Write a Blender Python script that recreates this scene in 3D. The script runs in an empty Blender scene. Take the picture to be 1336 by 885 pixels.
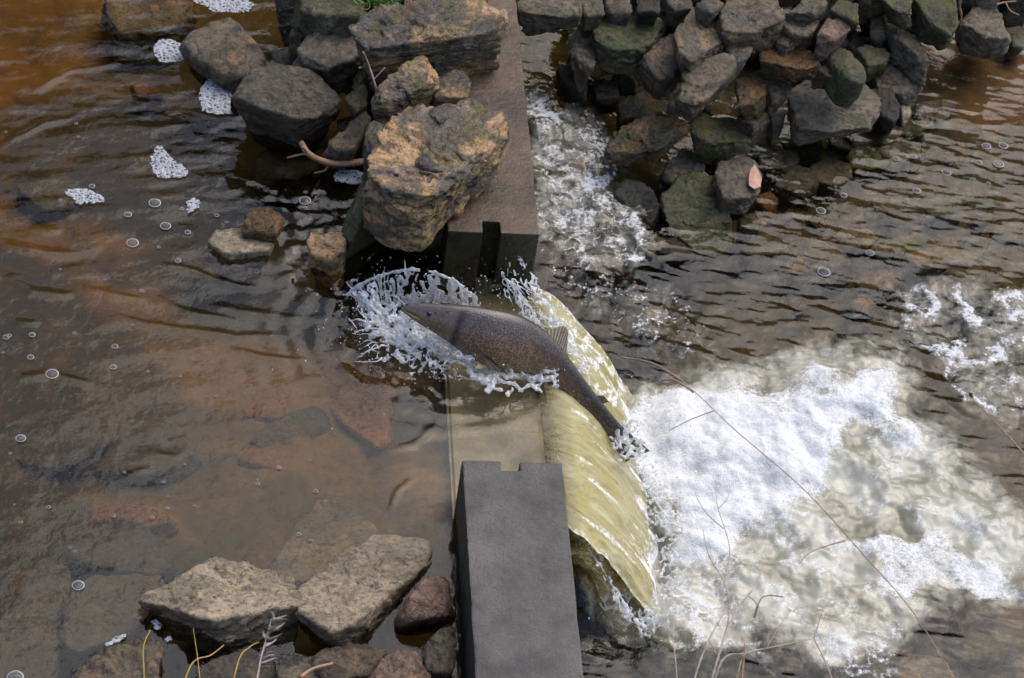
import bpy, bmesh, math, random
import numpy as np
from mathutils import Vector, Matrix

# ------------------------------------------------------------------ camera, light, exposure
SC = bpy.context.scene
COL = SC.collection
YAW, PITCH, ROLL = 0.174378, 0.785386, 0.159347
CAM = np.array([-1.07701, -4.90560, 5.70565])
FPX, PW, PH = 3213.92, 1336.0, 885.0
_fw = np.array([math.sin(YAW)*math.cos(PITCH), math.cos(YAW)*math.cos(PITCH), -math.sin(PITCH)])
_r0 = np.array([math.cos(YAW), -math.sin(YAW), 0.0]); _u0 = np.cross(_r0, _fw)
RGT = _r0*math.cos(ROLL) + _u0*math.sin(ROLL)
UPV = _u0*math.cos(ROLL) - _r0*math.sin(ROLL)

cam_d = bpy.data.cameras.new('camera'); cam = bpy.data.objects.new('camera', cam_d); COL.objects.link(cam)
cam_d.sensor_width = 36.0; cam_d.lens = 36.0*FPX/PW
cam_d.clip_start = 0.1; cam_d.clip_end = 500
cam.matrix_world = Matrix(((RGT[0], UPV[0], -_fw[0], CAM[0]), (RGT[1], UPV[1], -_fw[1], CAM[1]),
                           (RGT[2], UPV[2], -_fw[2], CAM[2]), (0, 0, 0, 1)))
cam_d.dof.use_dof = True; cam_d.dof.focus_distance = 8.0; cam_d.dof.aperture_fstop = 9.0
SC.camera = cam

SUN_EL, SUN_AZ = math.radians(57), math.radians(42)     # azimuth from +x towards +y
world = bpy.data.worlds.new('World'); SC.world = world; world.use_nodes = True
wn = world.node_tree.nodes; wl = world.node_tree.links
wn.clear()
sky = wn.new('ShaderNodeTexSky'); sky.sky_type = 'NISHITA'; sky.sun_disc = False
sky.sun_elevation = SUN_EL; sky.sun_rotation = math.pi/2 - SUN_AZ
sky.air_density = 1.0; sky.dust_density = 3.0; sky.ozone_density = 1.0
hs = wn.new('ShaderNodeHueSaturation'); hs.inputs['Saturation'].default_value = 1.0
bg = wn.new('ShaderNodeBackground'); bg.inputs['Strength'].default_value = 0.15
wo = wn.new('ShaderNodeOutputWorld')
wl.new(sky.outputs[0], hs.inputs['Color']); wl.new(hs.outputs[0], bg.inputs[0]); wl.new(bg.outputs[0], wo.inputs[0])
sun_d = bpy.data.lights.new('sun', 'SUN'); sun_d.energy = 0.9; sun_d.angle = math.radians(64); sun_d.color = (1.0, 0.97, 0.92)
sun = bpy.data.objects.new('sun', sun_d); COL.objects.link(sun)
sdir = Vector((math.cos(SUN_EL)*math.cos(SUN_AZ), math.cos(SUN_EL)*math.sin(SUN_AZ), math.sin(SUN_EL)))
sun.rotation_euler = sdir.to_track_quat('Z', 'Y').to_euler(); sun.location = sdir*30
SC.view_settings.view_transform = 'Standard'; SC.view_settings.look = 'None'
SC.view_settings.exposure = 0.78; SC.view_settings.gamma = 1.0; SC.view_settings.use_curve_mapping = False
SC.cycles.use_denoising = True
SC.cycles.max_bounces = 8; SC.cycles.diffuse_bounces = 3; SC.cycles.glossy_bounces = 3
SC.cycles.transmission_bounces = 6; SC.cycles.transparent_max_bounces = 16; SC.cycles.volume_bounces = 0
SC.cycles.sample_clamp_indirect = 4.0
SC.cycles.sampling_pattern = 'TABULATED_SOBOL'; SC.cycles.use_adaptive_sampling = True; SC.cycles.adaptive_threshold = 0.01

# ------------------------------------------------------------------ pixel <-> world
def P(px, py, z):
    d = _fw + RGT*(px-PW/2)/FPX - UPV*(py-PH/2)/FPX
    return CAM + d*((z-CAM[2])/d[2])
def PD(px, py, depth):
    return CAM + (_fw + RGT*(px-PW/2)/FPX - UPV*(py-PH/2)/FPX)*depth
def PROJ(V):
    D = V - CAM; zz = D@_fw
    return np.stack([PW/2 + FPX*(D@RGT)/zz, PH/2 - FPX*(D@UPV)/zz], -1)

# ------------------------------------------------------------------ numpy noise
_rs = np.random.RandomState(7)
_perm = np.concatenate([_rs.permutation(256)]*3)
_grad = _rs.normal(size=(256, 3)); _grad /= np.linalg.norm(_grad, axis=1)[:, None]
def noise3(p):
    p = np.asarray(p, float); i = np.floor(p).astype(np.int64); f = p - i
    i &= 255; u = f*f*f*(f*(f*6-15)+10)
    out = np.zeros(len(p))
    for dx in (0, 1):
        wx = u[:, 0] if dx else 1-u[:, 0]
        for dy in (0, 1):
            wy = u[:, 1] if dy else 1-u[:, 1]
            for dz in (0, 1):
                wz = u[:, 2] if dz else 1-u[:, 2]
                h = _perm[_perm[_perm[(i[:, 0]+dx) & 255] + ((i[:, 1]+dy) & 255)] + ((i[:, 2]+dz) & 255)]
                g = _grad[h]
                out += wx*wy*wz*(g[:, 0]*(f[:, 0]-dx) + g[:, 1]*(f[:, 1]-dy) + g[:, 2]*(f[:, 2]-dz))
    return out*1.6
def fbm(p, oct=4, lac=2.03, gain=0.5):
    s = np.zeros(len(p)); a = 1.0; q = np.array(p, float)
    for _ in range(oct):
        s += a*noise3(q); q = q*lac + 17.3; a *= gain
    return s
def sstep(a, b, x):
    t = np.clip((x-a)/(b-a), 0, 1); return t*t*(3-2*t)
def sdf(pts, poly):
    """signed distance to polygon, positive inside"""
    poly = np.array(poly, float); n = len(poly)
    d = np.full(len(pts), 1e18); ins = np.zeros(len(pts), bool)
    for k in range(n):
        a, b = poly[k], poly[(k+1) % n]; e = b-a; w = pts-a
        t = np.clip((w@e)/(e@e+1e-12), 0, 1)
        d = np.minimum(d, ((w-t[:, None]*e)**2).sum(1))
        c = (a[1] > pts[:, 1]) != (b[1] > pts[:, 1])
        with np.errstate(divide='ignore', invalid='ignore'):
            xx = a[0] + (pts[:, 1]-a[1])*(e[0])/(e[1] if e[1] != 0 else 1e-12)
        ins ^= c & (pts[:, 0] < xx)
    d = np.sqrt(d); return np.where(ins, d, -d)
def pdist(pts, line):
    line = np.array(line, float); d = np.full(len(pts), 1e18)
    for a, b in zip(line[:-1], line[1:]):
        e = b-a; w = pts-a; t = np.clip((w@e)/(e@e+1e-12), 0, 1)
        d = np.minimum(d, ((w-t[:, None]*e)**2).sum(1))
    return np.sqrt(d)

# ------------------------------------------------------------------ object helpers
def mesh_np(name, V, F, mat=None, smooth=True, attrs=None):
    V = np.asarray(V, np.float32); F = np.asarray(F, np.int32)
    me = bpy.data.meshes.new(name); k = F.shape[1]
    me.vertices.add(len(V)); me.vertices.foreach_set('co', V.ravel())
    me.loops.add(F.size); me.loops.foreach_set('vertex_index', F.ravel())
    me.polygons.add(len(F)); me.polygons.foreach_set('loop_start', np.arange(0, F.size, k, dtype=np.int32))
    me.polygons.foreach_set('loop_total', np.full(len(F), k, np.int32))
    if smooth: me.polygons.foreach_set('use_smooth', np.ones(len(F), bool))
    me.update(calc_edges=True)
    for an, av in (attrs or {}).items():
        at = me.attributes.new(an, 'FLOAT', 'POINT'); at.data.foreach_set('value', np.asarray(av, np.float32))
    if mat: me.materials.append(mat)
    return me
def link(name, me, parent=None, label=None, cat=None, group=None, kind=None, loc=None):
    o = bpy.data.objects.new(name, me); COL.objects.link(o)
    if parent: o.parent = parent
    if label: o['label'] = label
    if cat: o['category'] = cat
    if group: o['group'] = group
    if cat and not kind: kind = 'thing'
    if kind: o['kind'] = kind
    if loc is not None: o.location = loc
    return o
def bm_mesh(name, bm, mat, smooth=False):
    me = bpy.data.meshes.new(name); bm.to_mesh(me); bm.free()
    if mat: me.materials.append(mat)
    if smooth: me.polygons.foreach_set('use_smooth', np.ones(len(me.polygons), bool))
    return me
def grid_faces(nx, ny):
    i = np.arange(nx-1)[:, None]*ny + np.arange(ny-1)[None, :]
    i = i.ravel(); return np.stack([i, i+ny, i+ny+1, i+1], 1)
def tube(V0, R0, seg=8):
    """verts/faces for a tapered tube along points V0 with radii R0"""
    V0 = np.asarray(V0, float); n = len(V0); out = []
    ref = np.array([0.13, 0.31, 0.94])
    for k in range(n):
        t = V0[min(k+1, n-1)]-V0[max(k-1, 0)]; t = t/(np.linalg.norm(t)+1e-12)
        a = np.cross(t, ref); a /= np.linalg.norm(a)+1e-12; b = np.cross(t, a)
        ang = np.linspace(0, 2*np.pi, seg, endpoint=False)
        out.append(V0[k] + R0[k]*(np.cos(ang)[:, None]*a + np.sin(ang)[:, None]*b))
    V = np.concatenate(out + [V0[:1], V0[-1:]]); F = []
    for k in range(n-1):
        for j in range(seg):
            j2 = (j+1) % seg; F.append((k*seg+j, k*seg+j2, (k+1)*seg+j2, (k+1)*seg+j))
    for j in range(seg):
        j2 = (j+1) % seg
        F.append((n*seg, j2, j, j)); F.append((n*seg+1, (n-1)*seg+j, (n-1)*seg+j2, (n-1)*seg+j2))
    return V, F
def build_py(name, parts, mat, smooth=True):
    V, F, o = [], [], 0
    for v, f in parts:
        V.append(v); F += [tuple(dict.fromkeys(int(i)+o for i in q)) for q in f]; o += len(v)
    me = bpy.data.meshes.new(name); me.from_pydata(np.concatenate(V).tolist(), [], F); me.update()
    if smooth: me.polygons.foreach_set('use_smooth', np.ones(len(me.polygons), bool))
    if mat: me.materials.append(mat)
    return me
def spline(pts, n):
    """Catmull-Rom through rows of pts"""
    pts = np.asarray(pts, float); m = len(pts); t = np.linspace(0, m-1, n); out = []
    for x in t:
        i = min(int(x), m-2); f = x-i
        p0, p1, p2, p3 = pts[max(i-1, 0)], pts[i], pts[i+1], pts[min(i+2, m-1)]
        out.append(0.5*((2*p1)+(-p0+p2)*f+(2*p0-5*p1+4*p2-p3)*f*f+(-p0+3*p1-3*p2+p3)*f**3))
    return np.array(out)

# ------------------------------------------------------------------ materials
class NT:
    def __init__(s, name):
        s.m = bpy.data.materials.new(name); s.m.use_nodes = True; s.t = s.m.node_tree; s.n = s.t.nodes; s.n.clear()
        s.out = s.n.new('ShaderNodeOutputMaterial')
    def add(s, typ, **kw):
        nd = s.n.new('ShaderNode'+typ)
        for k, v in kw.items():
            if k.startswith('p_'): setattr(nd, k[2:], v)
            else:
                key = int(k[1:]) if k[0] == 'i' and k[1:].isdigit() else k.replace('_', ' ')
                if hasattr(v, 'is_output') or isinstance(v, bpy.types.NodeSocket): s.t.links.new(v, nd.inputs[key])
                else: nd.inputs[key].default_value = v
        return nd
    def noise(s, vec, scale, detail=5, rough=0.55, dist=0.0):
        return s.add('TexNoise', Vector=vec, Scale=scale, Detail=detail, Roughness=rough, Distortion=dist).outputs[0]
    def ramp(s, fac, *stops):
        nd = s.add('ValToRGB', Fac=fac); e = nd.color_ramp.elements
        while len(e) < len(stops): e.new(0.5)
        for k, (p, c) in enumerate(stops):
            e[k].position = p; e[k].color = tuple(c)+(1,) if isinstance(c, (tuple, list)) else (c, c, c, 1)
        return nd.outputs[0]
    def mix(s, fac, a, b, mode='MIX'):
        nd = s.n.new('ShaderNodeMix'); nd.data_type = 'RGBA'; nd.blend_type = mode
        for idx, v in ((0, fac), (6, a), (7, b)):
            if isinstance(v, bpy.types.NodeSocket): s.t.links.new(v, nd.inputs[idx])
            else: nd.inputs[idx].default_value = (tuple(v)+(1,)) if isinstance(v, (tuple, list)) else v
        return nd.outputs[2]
    def math(s, op, a, b=0.0, clamp=False):
        nd = s.n.new('ShaderNodeMath'); nd.operation = op; nd.use_clamp = clamp
        for idx, v in ((0, a), (1, b)):
            if isinstance(v, bpy.types.NodeSocket): s.t.links.new(v, nd.inputs[idx])
            else: nd.inputs[idx].default_value = v
        return nd.outputs[0]
    def bump(s, h, strength, dist, normal=None):
        nd = s.add('Bump', Height=h, Strength=strength, Distance=dist)
        if normal: s.t.links.new(normal, nd.inputs['Normal'])
        return nd.outputs[0]
    def done(s, sh, vol=None):
        s.t.links.new(sh, s.out.inputs[0])
        if vol: s.t.links.new(vol, s.out.inputs[1])
        return s.m
    def principled(s, col, rough, normal=None, **kw):
        nd = s.add('BsdfPrincipled', Base_Color=col if not isinstance(col, tuple) else col+(1,), Roughness=rough, **kw)
        if normal: s.t.links.new(normal, nd.inputs['Normal'])
        return nd.outputs[0]

def coords(t, rnd=True):
    tc = t.add('TexCoord').outputs['Object']
    if not rnd: return tc, None
    oi = t.add('ObjectInfo').outputs['Random']
    off = t.add('VectorMath', p_operation='MULTIPLY_ADD', i0=tc, i1=(1, 1, 1))
    cb = t.add('CombineXYZ', X=t.math('MULTIPLY', oi, 37.0), Y=t.math('MULTIPLY', oi, 91.0), Z=t.math('MULTIPLY', oi, 13.0))
    t.t.links.new(cb.outputs[0], off.inputs[2])
    return off.outputs[0], oi

def rock_material(name, ca, cb, cc, moss=None, mossamt=0.0, rough=0.55, dark=0.45, patch=0.5, soft=0.05, ps=5.5):
    """ca base, cb second tone in broad patches, cc stain/mineral; moss colour on it"""
    t = NT(name); v, oi = coords(t)
    st = t.add('Mapping', Vector=v, Scale=(1.0, 1.0, 2.4), Rotation=(0.5, 0.3, 0.2)).outputs[0]
    n1 = t.noise(st, ps, 6, 0.6, 0.6); n2 = t.noise(v, 13, 8, 0.68, 0.4); n3 = t.noise(v, 60, 6, 0.7); n4 = t.noise(st, 9, 5, 0.6, 1.5)
    c = t.mix(t.ramp(n1, (patch-soft, 0.0), (patch+soft, 1.0)), ca, cb)
    c = t.mix(t.ramp(n2, (0.52, 0.0), (0.66, 0.85)), c, cc)
    c = t.mix(t.ramp(n4, (0.38, 0.85), (0.46, 0.0)), c, tuple(x*dark for x in ca))
    if moss:
        n5 = t.noise(v, 8, 7, 0.7, 0.8)
        c = t.mix(t.math('MULTIPLY', t.ramp(n5, (0.62-mossamt*0.32, 0.0), (0.74-mossamt*0.32, 1.0)), 0.85), c, moss)
    c = t.mix(t.ramp(n3, (0.34, 0.8), (0.50, 0.0)), c, (0.012, 0.011, 0.009))
    sp = t.noise(v, 170, 3, 0.8)
    c = t.mix(t.ramp(sp, (0.64, 0.0), (0.76, 0.55)), c, tuple(min(1, x*2.3) for x in cc))
    hsv = t.add('HueSaturation', Color=c, Value=t.math('MULTIPLY_ADD', oi, 0.55))
    hsv.inputs['Saturation'].default_value = 1.08
    mv = t.add('MapRange', Value=oi); mv.inputs[3].default_value = 0.66; mv.inputs[4].default_value = 1.08
    t.t.links.new(mv.outputs[0], hsv.inputs['Value'])
    h = t.math('ADD', t.math('MULTIPLY', n3, 0.5), t.math('ADD', t.math('MULTIPLY', n2, 1.1), t.math('MULTIPLY', sp, 0.18)))
    cr = t.add('TexVoronoi', p_feature='DISTANCE_TO_EDGE', Vector=t.add('VectorMath', p_operation='ADD', i0=st, i1=t.add('TexNoise', Vector=v, Scale=9.0).outputs[1]).outputs[0], Scale=7.0).outputs[0]
    h = t.math('SUBTRACT', h, t.ramp(cr, (0.0, 0.16), (0.03, 0.0)))
    nb = t.bump(h, 0.9, 0.020)
    rough = rough*.8
    rg = t.ramp(n2, (0.3, rough-0.18), (0.7, rough+0.10))
    return t.done(t.principled(hsv.outputs[0], rg, nb, Specular_IOR_Level=0.5))

MAT = {}
MAT['slate'] = rock_material('slate_stone', (0.108, 0.092, 0.068), (0.165, 0.135, 0.095), (0.26, 0.20, 0.13), (0.06, 0.062, 0.025), 0.2, dark=0.3)
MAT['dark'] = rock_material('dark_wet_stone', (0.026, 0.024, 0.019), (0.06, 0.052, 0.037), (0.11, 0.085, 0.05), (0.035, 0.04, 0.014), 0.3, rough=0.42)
MAT['brown'] = rock_material('brown_stone', (0.17, 0.132, 0.092), (0.105, 0.085, 0.06), (0.30, 0.19, 0.10), (0.075, 0.068, 0.022), 0.3, dark=0.25)
MAT['tan'] = rock_material('tan_layered_stone', (0.50, 0.32, 0.17), (0.12, 0.10, 0.078), (0.54, 0.39, 0.25), (0.14, 0.115, 0.038), 0.34, rough=0.42, dark=0.2, patch=0.495, soft=0.045, ps=5.0)
MAT['green'] = rock_material('algae_stone', (0.13, 0.118, 0.07), (0.09, 0.092, 0.045), (0.21, 0.16, 0.08), (0.055, 0.075, 0.02), 0.42, dark=0.3)
MAT['moss'] = rock_material('mossy_stone', (0.10, 0.088, 0.05), (0.06, 0.055, 0.03), (0.22, 0.17, 0.05), (0.095, 0.10, 0.018), 0.5, rough=0.7, dark=0.3)
MAT['pale'] = rock_material('pale_limestone', (0.50, 0.395, 0.285), (0.30, 0.25, 0.175), (0.60, 0.47, 0.32), (0.16, 0.13, 0.06), 0.08, rough=0.62, dark=0.45)
MAT['plate'] = rock_material('dark_plate_stone', (0.10, 0.085, 0.068), (0.16, 0.125, 0.09), (0.40, 0.27, 0.15), (0.11, 0.095, 0.03), 0.2, rough=0.42, dark=0.4)
MAT['granite'] = rock_material('pink_granite', (0.25, 0.16, 0.115), (0.17, 0.125, 0.095), (0.38, 0.23, 0.16), (0.10, 0.08, 0.04), 0.3, rough=0.5, dark=0.3)
MAT['rust'] = rock_material('rust_stained_stone', (0.15, 0.075, 0.032), (0.06, 0.05, 0.036), (0.32, 0.19, 0.09), (0.07, 0.07, 0.022), 0.4, rough=0.35, dark=0.25)
MAT['orange'] = rock_material('orange_slab', (0.25, 0.12, 0.062), (0.21, 0.10, 0.054), (0.30, 0.16, 0.085), None, 0, rough=0.7, dark=0.75)
MAT['mud'] = rock_material('silted_slab', (0.078, 0.060, 0.042), (0.062, 0.049, 0.035), (0.115, 0.083, 0.052), (0.045, 0.038, 0.02), 0.3, rough=0.8, dark=0.7)

def concrete_material(name, a, b, algae, rough, wetspec):
    t = NT(name); v, _ = coords(t, False)
    n1 = t.noise(v, 4.5, 7, 0.65); n2 = t.noise(v, 16, 8, 0.7); n3 = t.noise(v, 130, 5, 0.75); n4 = t.noise(v, 45, 4, 0.6)
    c = t.mix(t.ramp(n1, (0.38, 0.0), (0.62, 1.0)), tuple(x*.60 for x in a), tuple(x*1.28 for x in b))
    c = t.mix(t.ramp(n2, (0.48, 0.0), (0.72, 0.55)), c, tuple(x*1.35 for x in b))
    c = t.mix(t.ramp(n3, (0.32, 0.6), (0.55, 0.0)), c, tuple(x*0.45 for x in a))
    c = t.mix(t.ramp(n4, (0.68, 0.0), (0.78, 0.4)), c, (0.27, 0.18, 0.11))
    geo = t.add('NewGeometry'); nz = t.add('SeparateXYZ', Vector=geo.outputs['Normal']).outputs[2]
    side = t.ramp(nz, (0.15, 1.0), (0.75, 0.0))
    alg = t.mix(t.ramp(n2, (0.4, 0.0), (0.65, 1.0)), algae, tuple(x*1.9 for x in algae))
    c = t.mix(side, c, alg)
    h = t.math('ADD', n3, t.math('ADD', t.math('MULTIPLY', n4, 1.6), t.math('MULTIPLY', n2, 1.2)))
    return t.done(t.principled(c, t.ramp(n2, (0.3, rough-0.12), (0.7, rough+0.12)), t.bump(h, 0.6, 0.006), Specular_IOR_Level=wetspec))
MAT['conc_dry'] = concrete_material('weathered_concrete', (0.080, 0.073, 0.066), (0.100, 0.090, 0.080), (0.022, 0.02, 0.013), 0.6, 0.5)
MAT['conc_wet'] = concrete_material('wet_concrete', (0.066, 0.043, 0.027), (0.10, 0.064, 0.039), (0.018, 0.016, 0.007), 0.30, 0.5)
MAT['conc_sill'] = concrete_material('silted_concrete', (0.155, 0.13, 0.072), (0.20, 0.165, 0.09), (0.1, 0.09, 0.04), 0.6, 0.5)

def bed_material():
    t = NT('river_bed_silt'); v, _ = coords(t, False)
    n1 = t.noise(v, 1.3, 5, 0.6, 0.8); n2 = t.noise(v, 5, 7, 0.65, 0.5); n3 = t.noise(v, 35, 6, 0.7)
    c = t.mix(t.ramp(n1, (0.48, 0.0), (0.62, 1.0)), (0.027, 0.022, 0.012), (0.11, 0.066, 0.026))
    c = t.mix(t.ramp(n2, (0.46, 0.0), (0.62, 0.8)), c, (0.056, 0.044, 0.031))
    c = t.mix(t.ramp(n3, (0.3, 0.7), (0.6, 0.0)), c, (0.018, 0.014, 0.009))
    og = t.add('Attribute', p_attribute_name='orange').outputs['Fac']
    c = t.mix(t.math('MULTIPLY', og, t.ramp(n2, (0.34, 0.35), (0.6, 1.0))), c, t.mix(n3, (0.10, 0.056, 0.020), (0.20, 0.112, 0.042)))
    return t.done(t.principled(c, 0.85, t.bump(n3, 0.6, 0.02)))
MAT['bed'] = bed_material()

def water_material(name, absorb, density, foamy, bumpscale=1.0):
    t = NT(name); v, _ = coords(t, False)
    fine = t.noise(v, 28, 4, 0.55, 0.6); mid = t.noise(v, 11, 3, 0.5, 0.5)
    nrm = t.bump(t.math('ADD', fine, t.math('MULTIPLY', mid, 2.2)), 0.30*bumpscale, 0.008)
    fr = t.add('Fresnel', IOR=1.333, Normal=nrm).outputs[0]
    tr = t.add('BsdfTransparent', Color=(0.99, 0.985, 0.96, 1)).outputs[0]
    gl = t.add('BsdfGlossy', Color=(1, 1, 1, 1), Roughness=0.03, Normal=nrm).outputs[0]
    w = t.add('MixShader', i0=fr, i1=tr, i2=gl).outputs[0]
    if foamy:
        fo = t.add('Attribute', p_attribute_name='foam').outputs['Fac']; ae = t.add('Attribute', p_attribute_name='aer').outputs['Fac']
        nb = t.noise(v, 75, 5, 0.7); nc = t.noise(v, 24, 5, 0.65, 0.8)
        # aerated water: murky yellow cream body
        fl = t.add('Attribute', p_attribute_name='flow').outputs['Fac']
        acol = t.mix(t.ramp(t.math('ADD', t.math('MULTIPLY', fl, 0.7), t.math('MULTIPLY', nc, 0.35)), (0.25, 0.0), (0.75, 1.0)), (0.21, 0.195, 0.135), (0.43, 0.42, 0.35))
        ad = t.add('BsdfDiffuse', Color=acol, Normal=nrm).outputs[0]
        body = t.add('MixShader', i0=t.math('MULTIPLY', fr, 1.6), i1=ad, i2=gl).outputs[0]
        fa = t.ramp(t.math('ADD', t.math('MULTIPLY', ae, 1.0), t.math('MULTIPLY', t.math('SUBTRACT', nc, 0.5), 0.8)), (0.18, 0.0), (0.75, 0.93))
        w = t.add('MixShader', i0=fa, i1=w, i2=body).outputs[0]
        vor = t.add('TexVoronoi', Vector=v, Scale=120.0).outputs['Distance']
        fcol = t.mix(t.ramp(nb, (0.3, 0.0), (0.6, 1.0)), (0.58, 0.585, 0.58), (0.78, 0.78, 0.775))
        nd = t.noise(v, 210, 3, 0.7); v2 = t.add('TexVoronoi', Vector=v, Scale=300.0).outputs['Distance']
        fcol = t.mix(t.ramp(v2, (0.15, 0.0), (0.6, 0.30)), fcol, (0.40, 0.41, 0.41))
        fn = t.bump(t.math('ADD', nb, t.math('MULTIPLY', vor, 0.3)), 0.55, 0.008)
        fd = t.add('BsdfDiffuse', Color=fcol, Normal=fn).outputs[0]
        ff = t.math('ADD', fo, t.math('ADD', t.math('MULTIPLY', t.math('SUBTRACT', nb, 0.5), 1.15), t.math('MULTIPLY', t.math('SUBTRACT', nc, 0.5), 0.55)))
        ff = t.math('ADD', ff, t.math('MULTIPLY', t.math('SUBTRACT', nd, 0.5), 0.9))
        ff = t.ramp(ff, (0.36, 0.0), (0.74, 0.97))
        w = t.add('MixShader', i0=ff, i1=w, i2=fd).outputs[0]
    vol = t.add('VolumeAbsorption', Color=absorb+(1,), Density=density).outputs[0]
    return t.done(w, vol)
MAT['water_up'] = water_material('tea_coloured_water', (0.87, 0.72, 0.24), 2.7, False, 0.4)
MAT['water_down'] = water_material('turbulent_water', (0.84, 0.72, 0.16), 3.0, True, 0.6)

def nappe_material():
    t = NT('falling_water'); v, _ = coords(t, False)
    u = t.add('Attribute', p_attribute_name='along').outputs['Fac']; s = t.add('Attribute', p_attribute_name='across').outputs['Fac']
    fo = t.add('Attribute', p_attribute_name='foam').outputs['Fac']
    cv = t.add('CombineXYZ', X=t.math('MULTIPLY', u, 1.3), Y=t.math('MULTIPLY', s, 5.0), Z=0.0).outputs[0]
    n1 = t.noise(cv, 1.7, 6, 0.6, 2.2); n2 = t.noise(cv, 3.4, 5, 0.55, 2.8); n3 = t.noise(v, 70, 4, 0.7)
    c = t.mix(t.ramp(n1, (0.36, 0.0), (0.64, 1.0)), (0.60, 0.51, 0.17), (0.82, 0.76, 0.44))
    c = t.mix(t.ramp(n2, (0.30, 0.4), (0.44, 0.0)), c, (0.40, 0.34, 0.13))
    c = t.mix(t.ramp(n2, (0.60, 0.0), (0.76, 0.8)), c, (0.92, 0.89, 0.70))
    nr = t.bump(t.math('ADD', n1, t.math('ADD', t.math('MULTIPLY', n2, 0.6), t.math('MULTIPLY', n3, 0.10))), 0.6, 0.02)
    d = t.add('BsdfDiffuse', Color=c, Normal=nr).outputs[0]; tl = t.add('BsdfTranslucent', Color=c, Normal=nr).outputs[0]
    body = t.add('MixShader', i0=0.35, i1=d, i2=tl).outputs[0]
    tr = t.add('BsdfTransparent', Color=(0.86, 0.78, 0.45, 1)).outputs[0]
    op = t.ramp(u, (0.0, 0.0), (0.05, 0.25)); 
    op = t.math('MAXIMUM', t.ramp(u, (0.02, 0.05), (0.22, 0.80)), t.ramp(n2, (0.55, 0.0), (0.8, 0.6)))
    b2 = t.add('MixShader', i0=op, i1=tr, i2=body).outputs[0]
    fr = t.add('Fresnel', IOR=1.36, Normal=nr).outputs[0]
    gl = t.add('BsdfGlossy', Color=(1, 1, 1, 1), Roughness=0.06, Normal=nr).outputs[0]
    w = t.add('MixShader', i0=fr, i1=b2, i2=gl).outputs[0]
    fd = t.add('BsdfDiffuse', Color=(0.88, 0.89, 0.88, 1), Normal=nr).outputs[0]
    ff = t.ramp(t.math('ADD', fo, t.math('MULTIPLY', t.math('SUBTRACT', n3, 0.5), 1.6)), (0.42, 0.0), (0.8, 0.95))
    return t.done(t.add('MixShader', i0=ff, i1=w, i2=fd).outputs[0])
MAT['nappe'] = nappe_material()

def splash_material():
    t = NT('splashing_water'); v, _ = coords(t, False)
    n = t.noise(v, 45, 5, 0.65)
    gl = t.add('BsdfGlass', Color=(0.98, 0.98, 0.97, 1), Roughness=0.04, IOR=1.33).outputs[0]
    d = t.add('BsdfDiffuse', Color=(0.90, 0.92, 0.94, 1)).outputs[0]; tl = t.add('BsdfTranslucent', Color=(0.92, 0.94, 0.96, 1)).outputs[0]
    w = t.add('MixShader', i0=0.45, i1=d, i2=tl).outputs[0]
    g2 = t.add('BsdfGlossy', Color=(1, 1, 1, 1), Roughness=0.08).outputs[0]
    w = t.add('MixShader', i0=0.07, i1=w, i2=g2).outputs[0]
    return t.done(t.add('MixShader', i0=t.ramp(n, (0.36, 0.22), (0.64, 0.80)), i1=gl, i2=w).outputs[0])
MAT['splash'] = splash_material()

def foam_material():
    t = NT('bubble_foam'); v, _ = coords(t)
    e = t.add('Attribute', p_attribute_name='edge').outputs['Fac']
    vo = t.add('TexVoronoi', Vector=v, Scale=75.0, Randomness=1.0).outputs['Distance']
    vo2 = t.add('TexVoronoi', Vector=v, Scale=190.0).outputs['Distance']
    ring = t.ramp(vo, (0.16, 0.16), (0.5, 0.8)); r2 = t.ramp(vo2, (0.1, 0.5), (0.5, 1.0))
    a = t.math('MULTIPLY', t.math('MULTIPLY', ring, r2), t.ramp(t.math('ADD', e, t.math('MULTIPLY', t.math('SUBTRACT', vo, 0.4), 0.35)), (0.05, 0.0), (0.22, 1.0)))
    h = t.math('ADD', vo, t.math('MULTIPLY', vo2, 0.4))
    d = t.principled((0.60, 0.62, 0.65), 0.25, t.bump(h, 1.0, 0.012))
    tr = t.add('BsdfTransparent', Color=(0.95, 0.95, 0.95, 1)).outputs[0]
    return t.done(t.add('MixShader', i0=a, i1=tr, i2=d).outputs[0])
MAT['foam'] = foam_material()
def simple(name, col, rough, nscale=40, var=0.35, **kw):
    t = NT(name); v, oi = coords(t); n = t.noise(v, nscale, 5, 0.65)
    c = t.mix(t.ramp(n, (0.3, 0.0), (0.7, 1.0)), tuple(x*(1-var) for x in col), tuple(min(1, x*(1+var)) for x in col))
    return t.done(t.principled(c, rough, t.bump(n, 0.4, 0.003), **kw))
MAT['stem'] = simple('dry_stem', (0.30, 0.19, 0.13), 0.7)
MAT['twig'] = simple('grey_twig', (0.36, 0.29, 0.25), 0.75)
MAT['straw'] = simple('yellow_straw', (0.42, 0.30, 0.07), 0.7)
MAT['bark'] = simple('bleached_driftwood', (0.30, 0.18, 0.10), 0.7)
MAT['grass'] = simple('green_grass', (0.10, 0.19, 0.025), 0.6)
MAT['leafpink'] = simple('dead_leaf', (0.42, 0.24, 0.17), 0.6)
MAT['leaforange'] = simple('orange_dead_leaf', (0.45, 0.22, 0.09), 0.6)
MAT['foliage'] = simple('far_foliage', (0.05, 0.06, 0.022), 0.7, 2.0)
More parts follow.
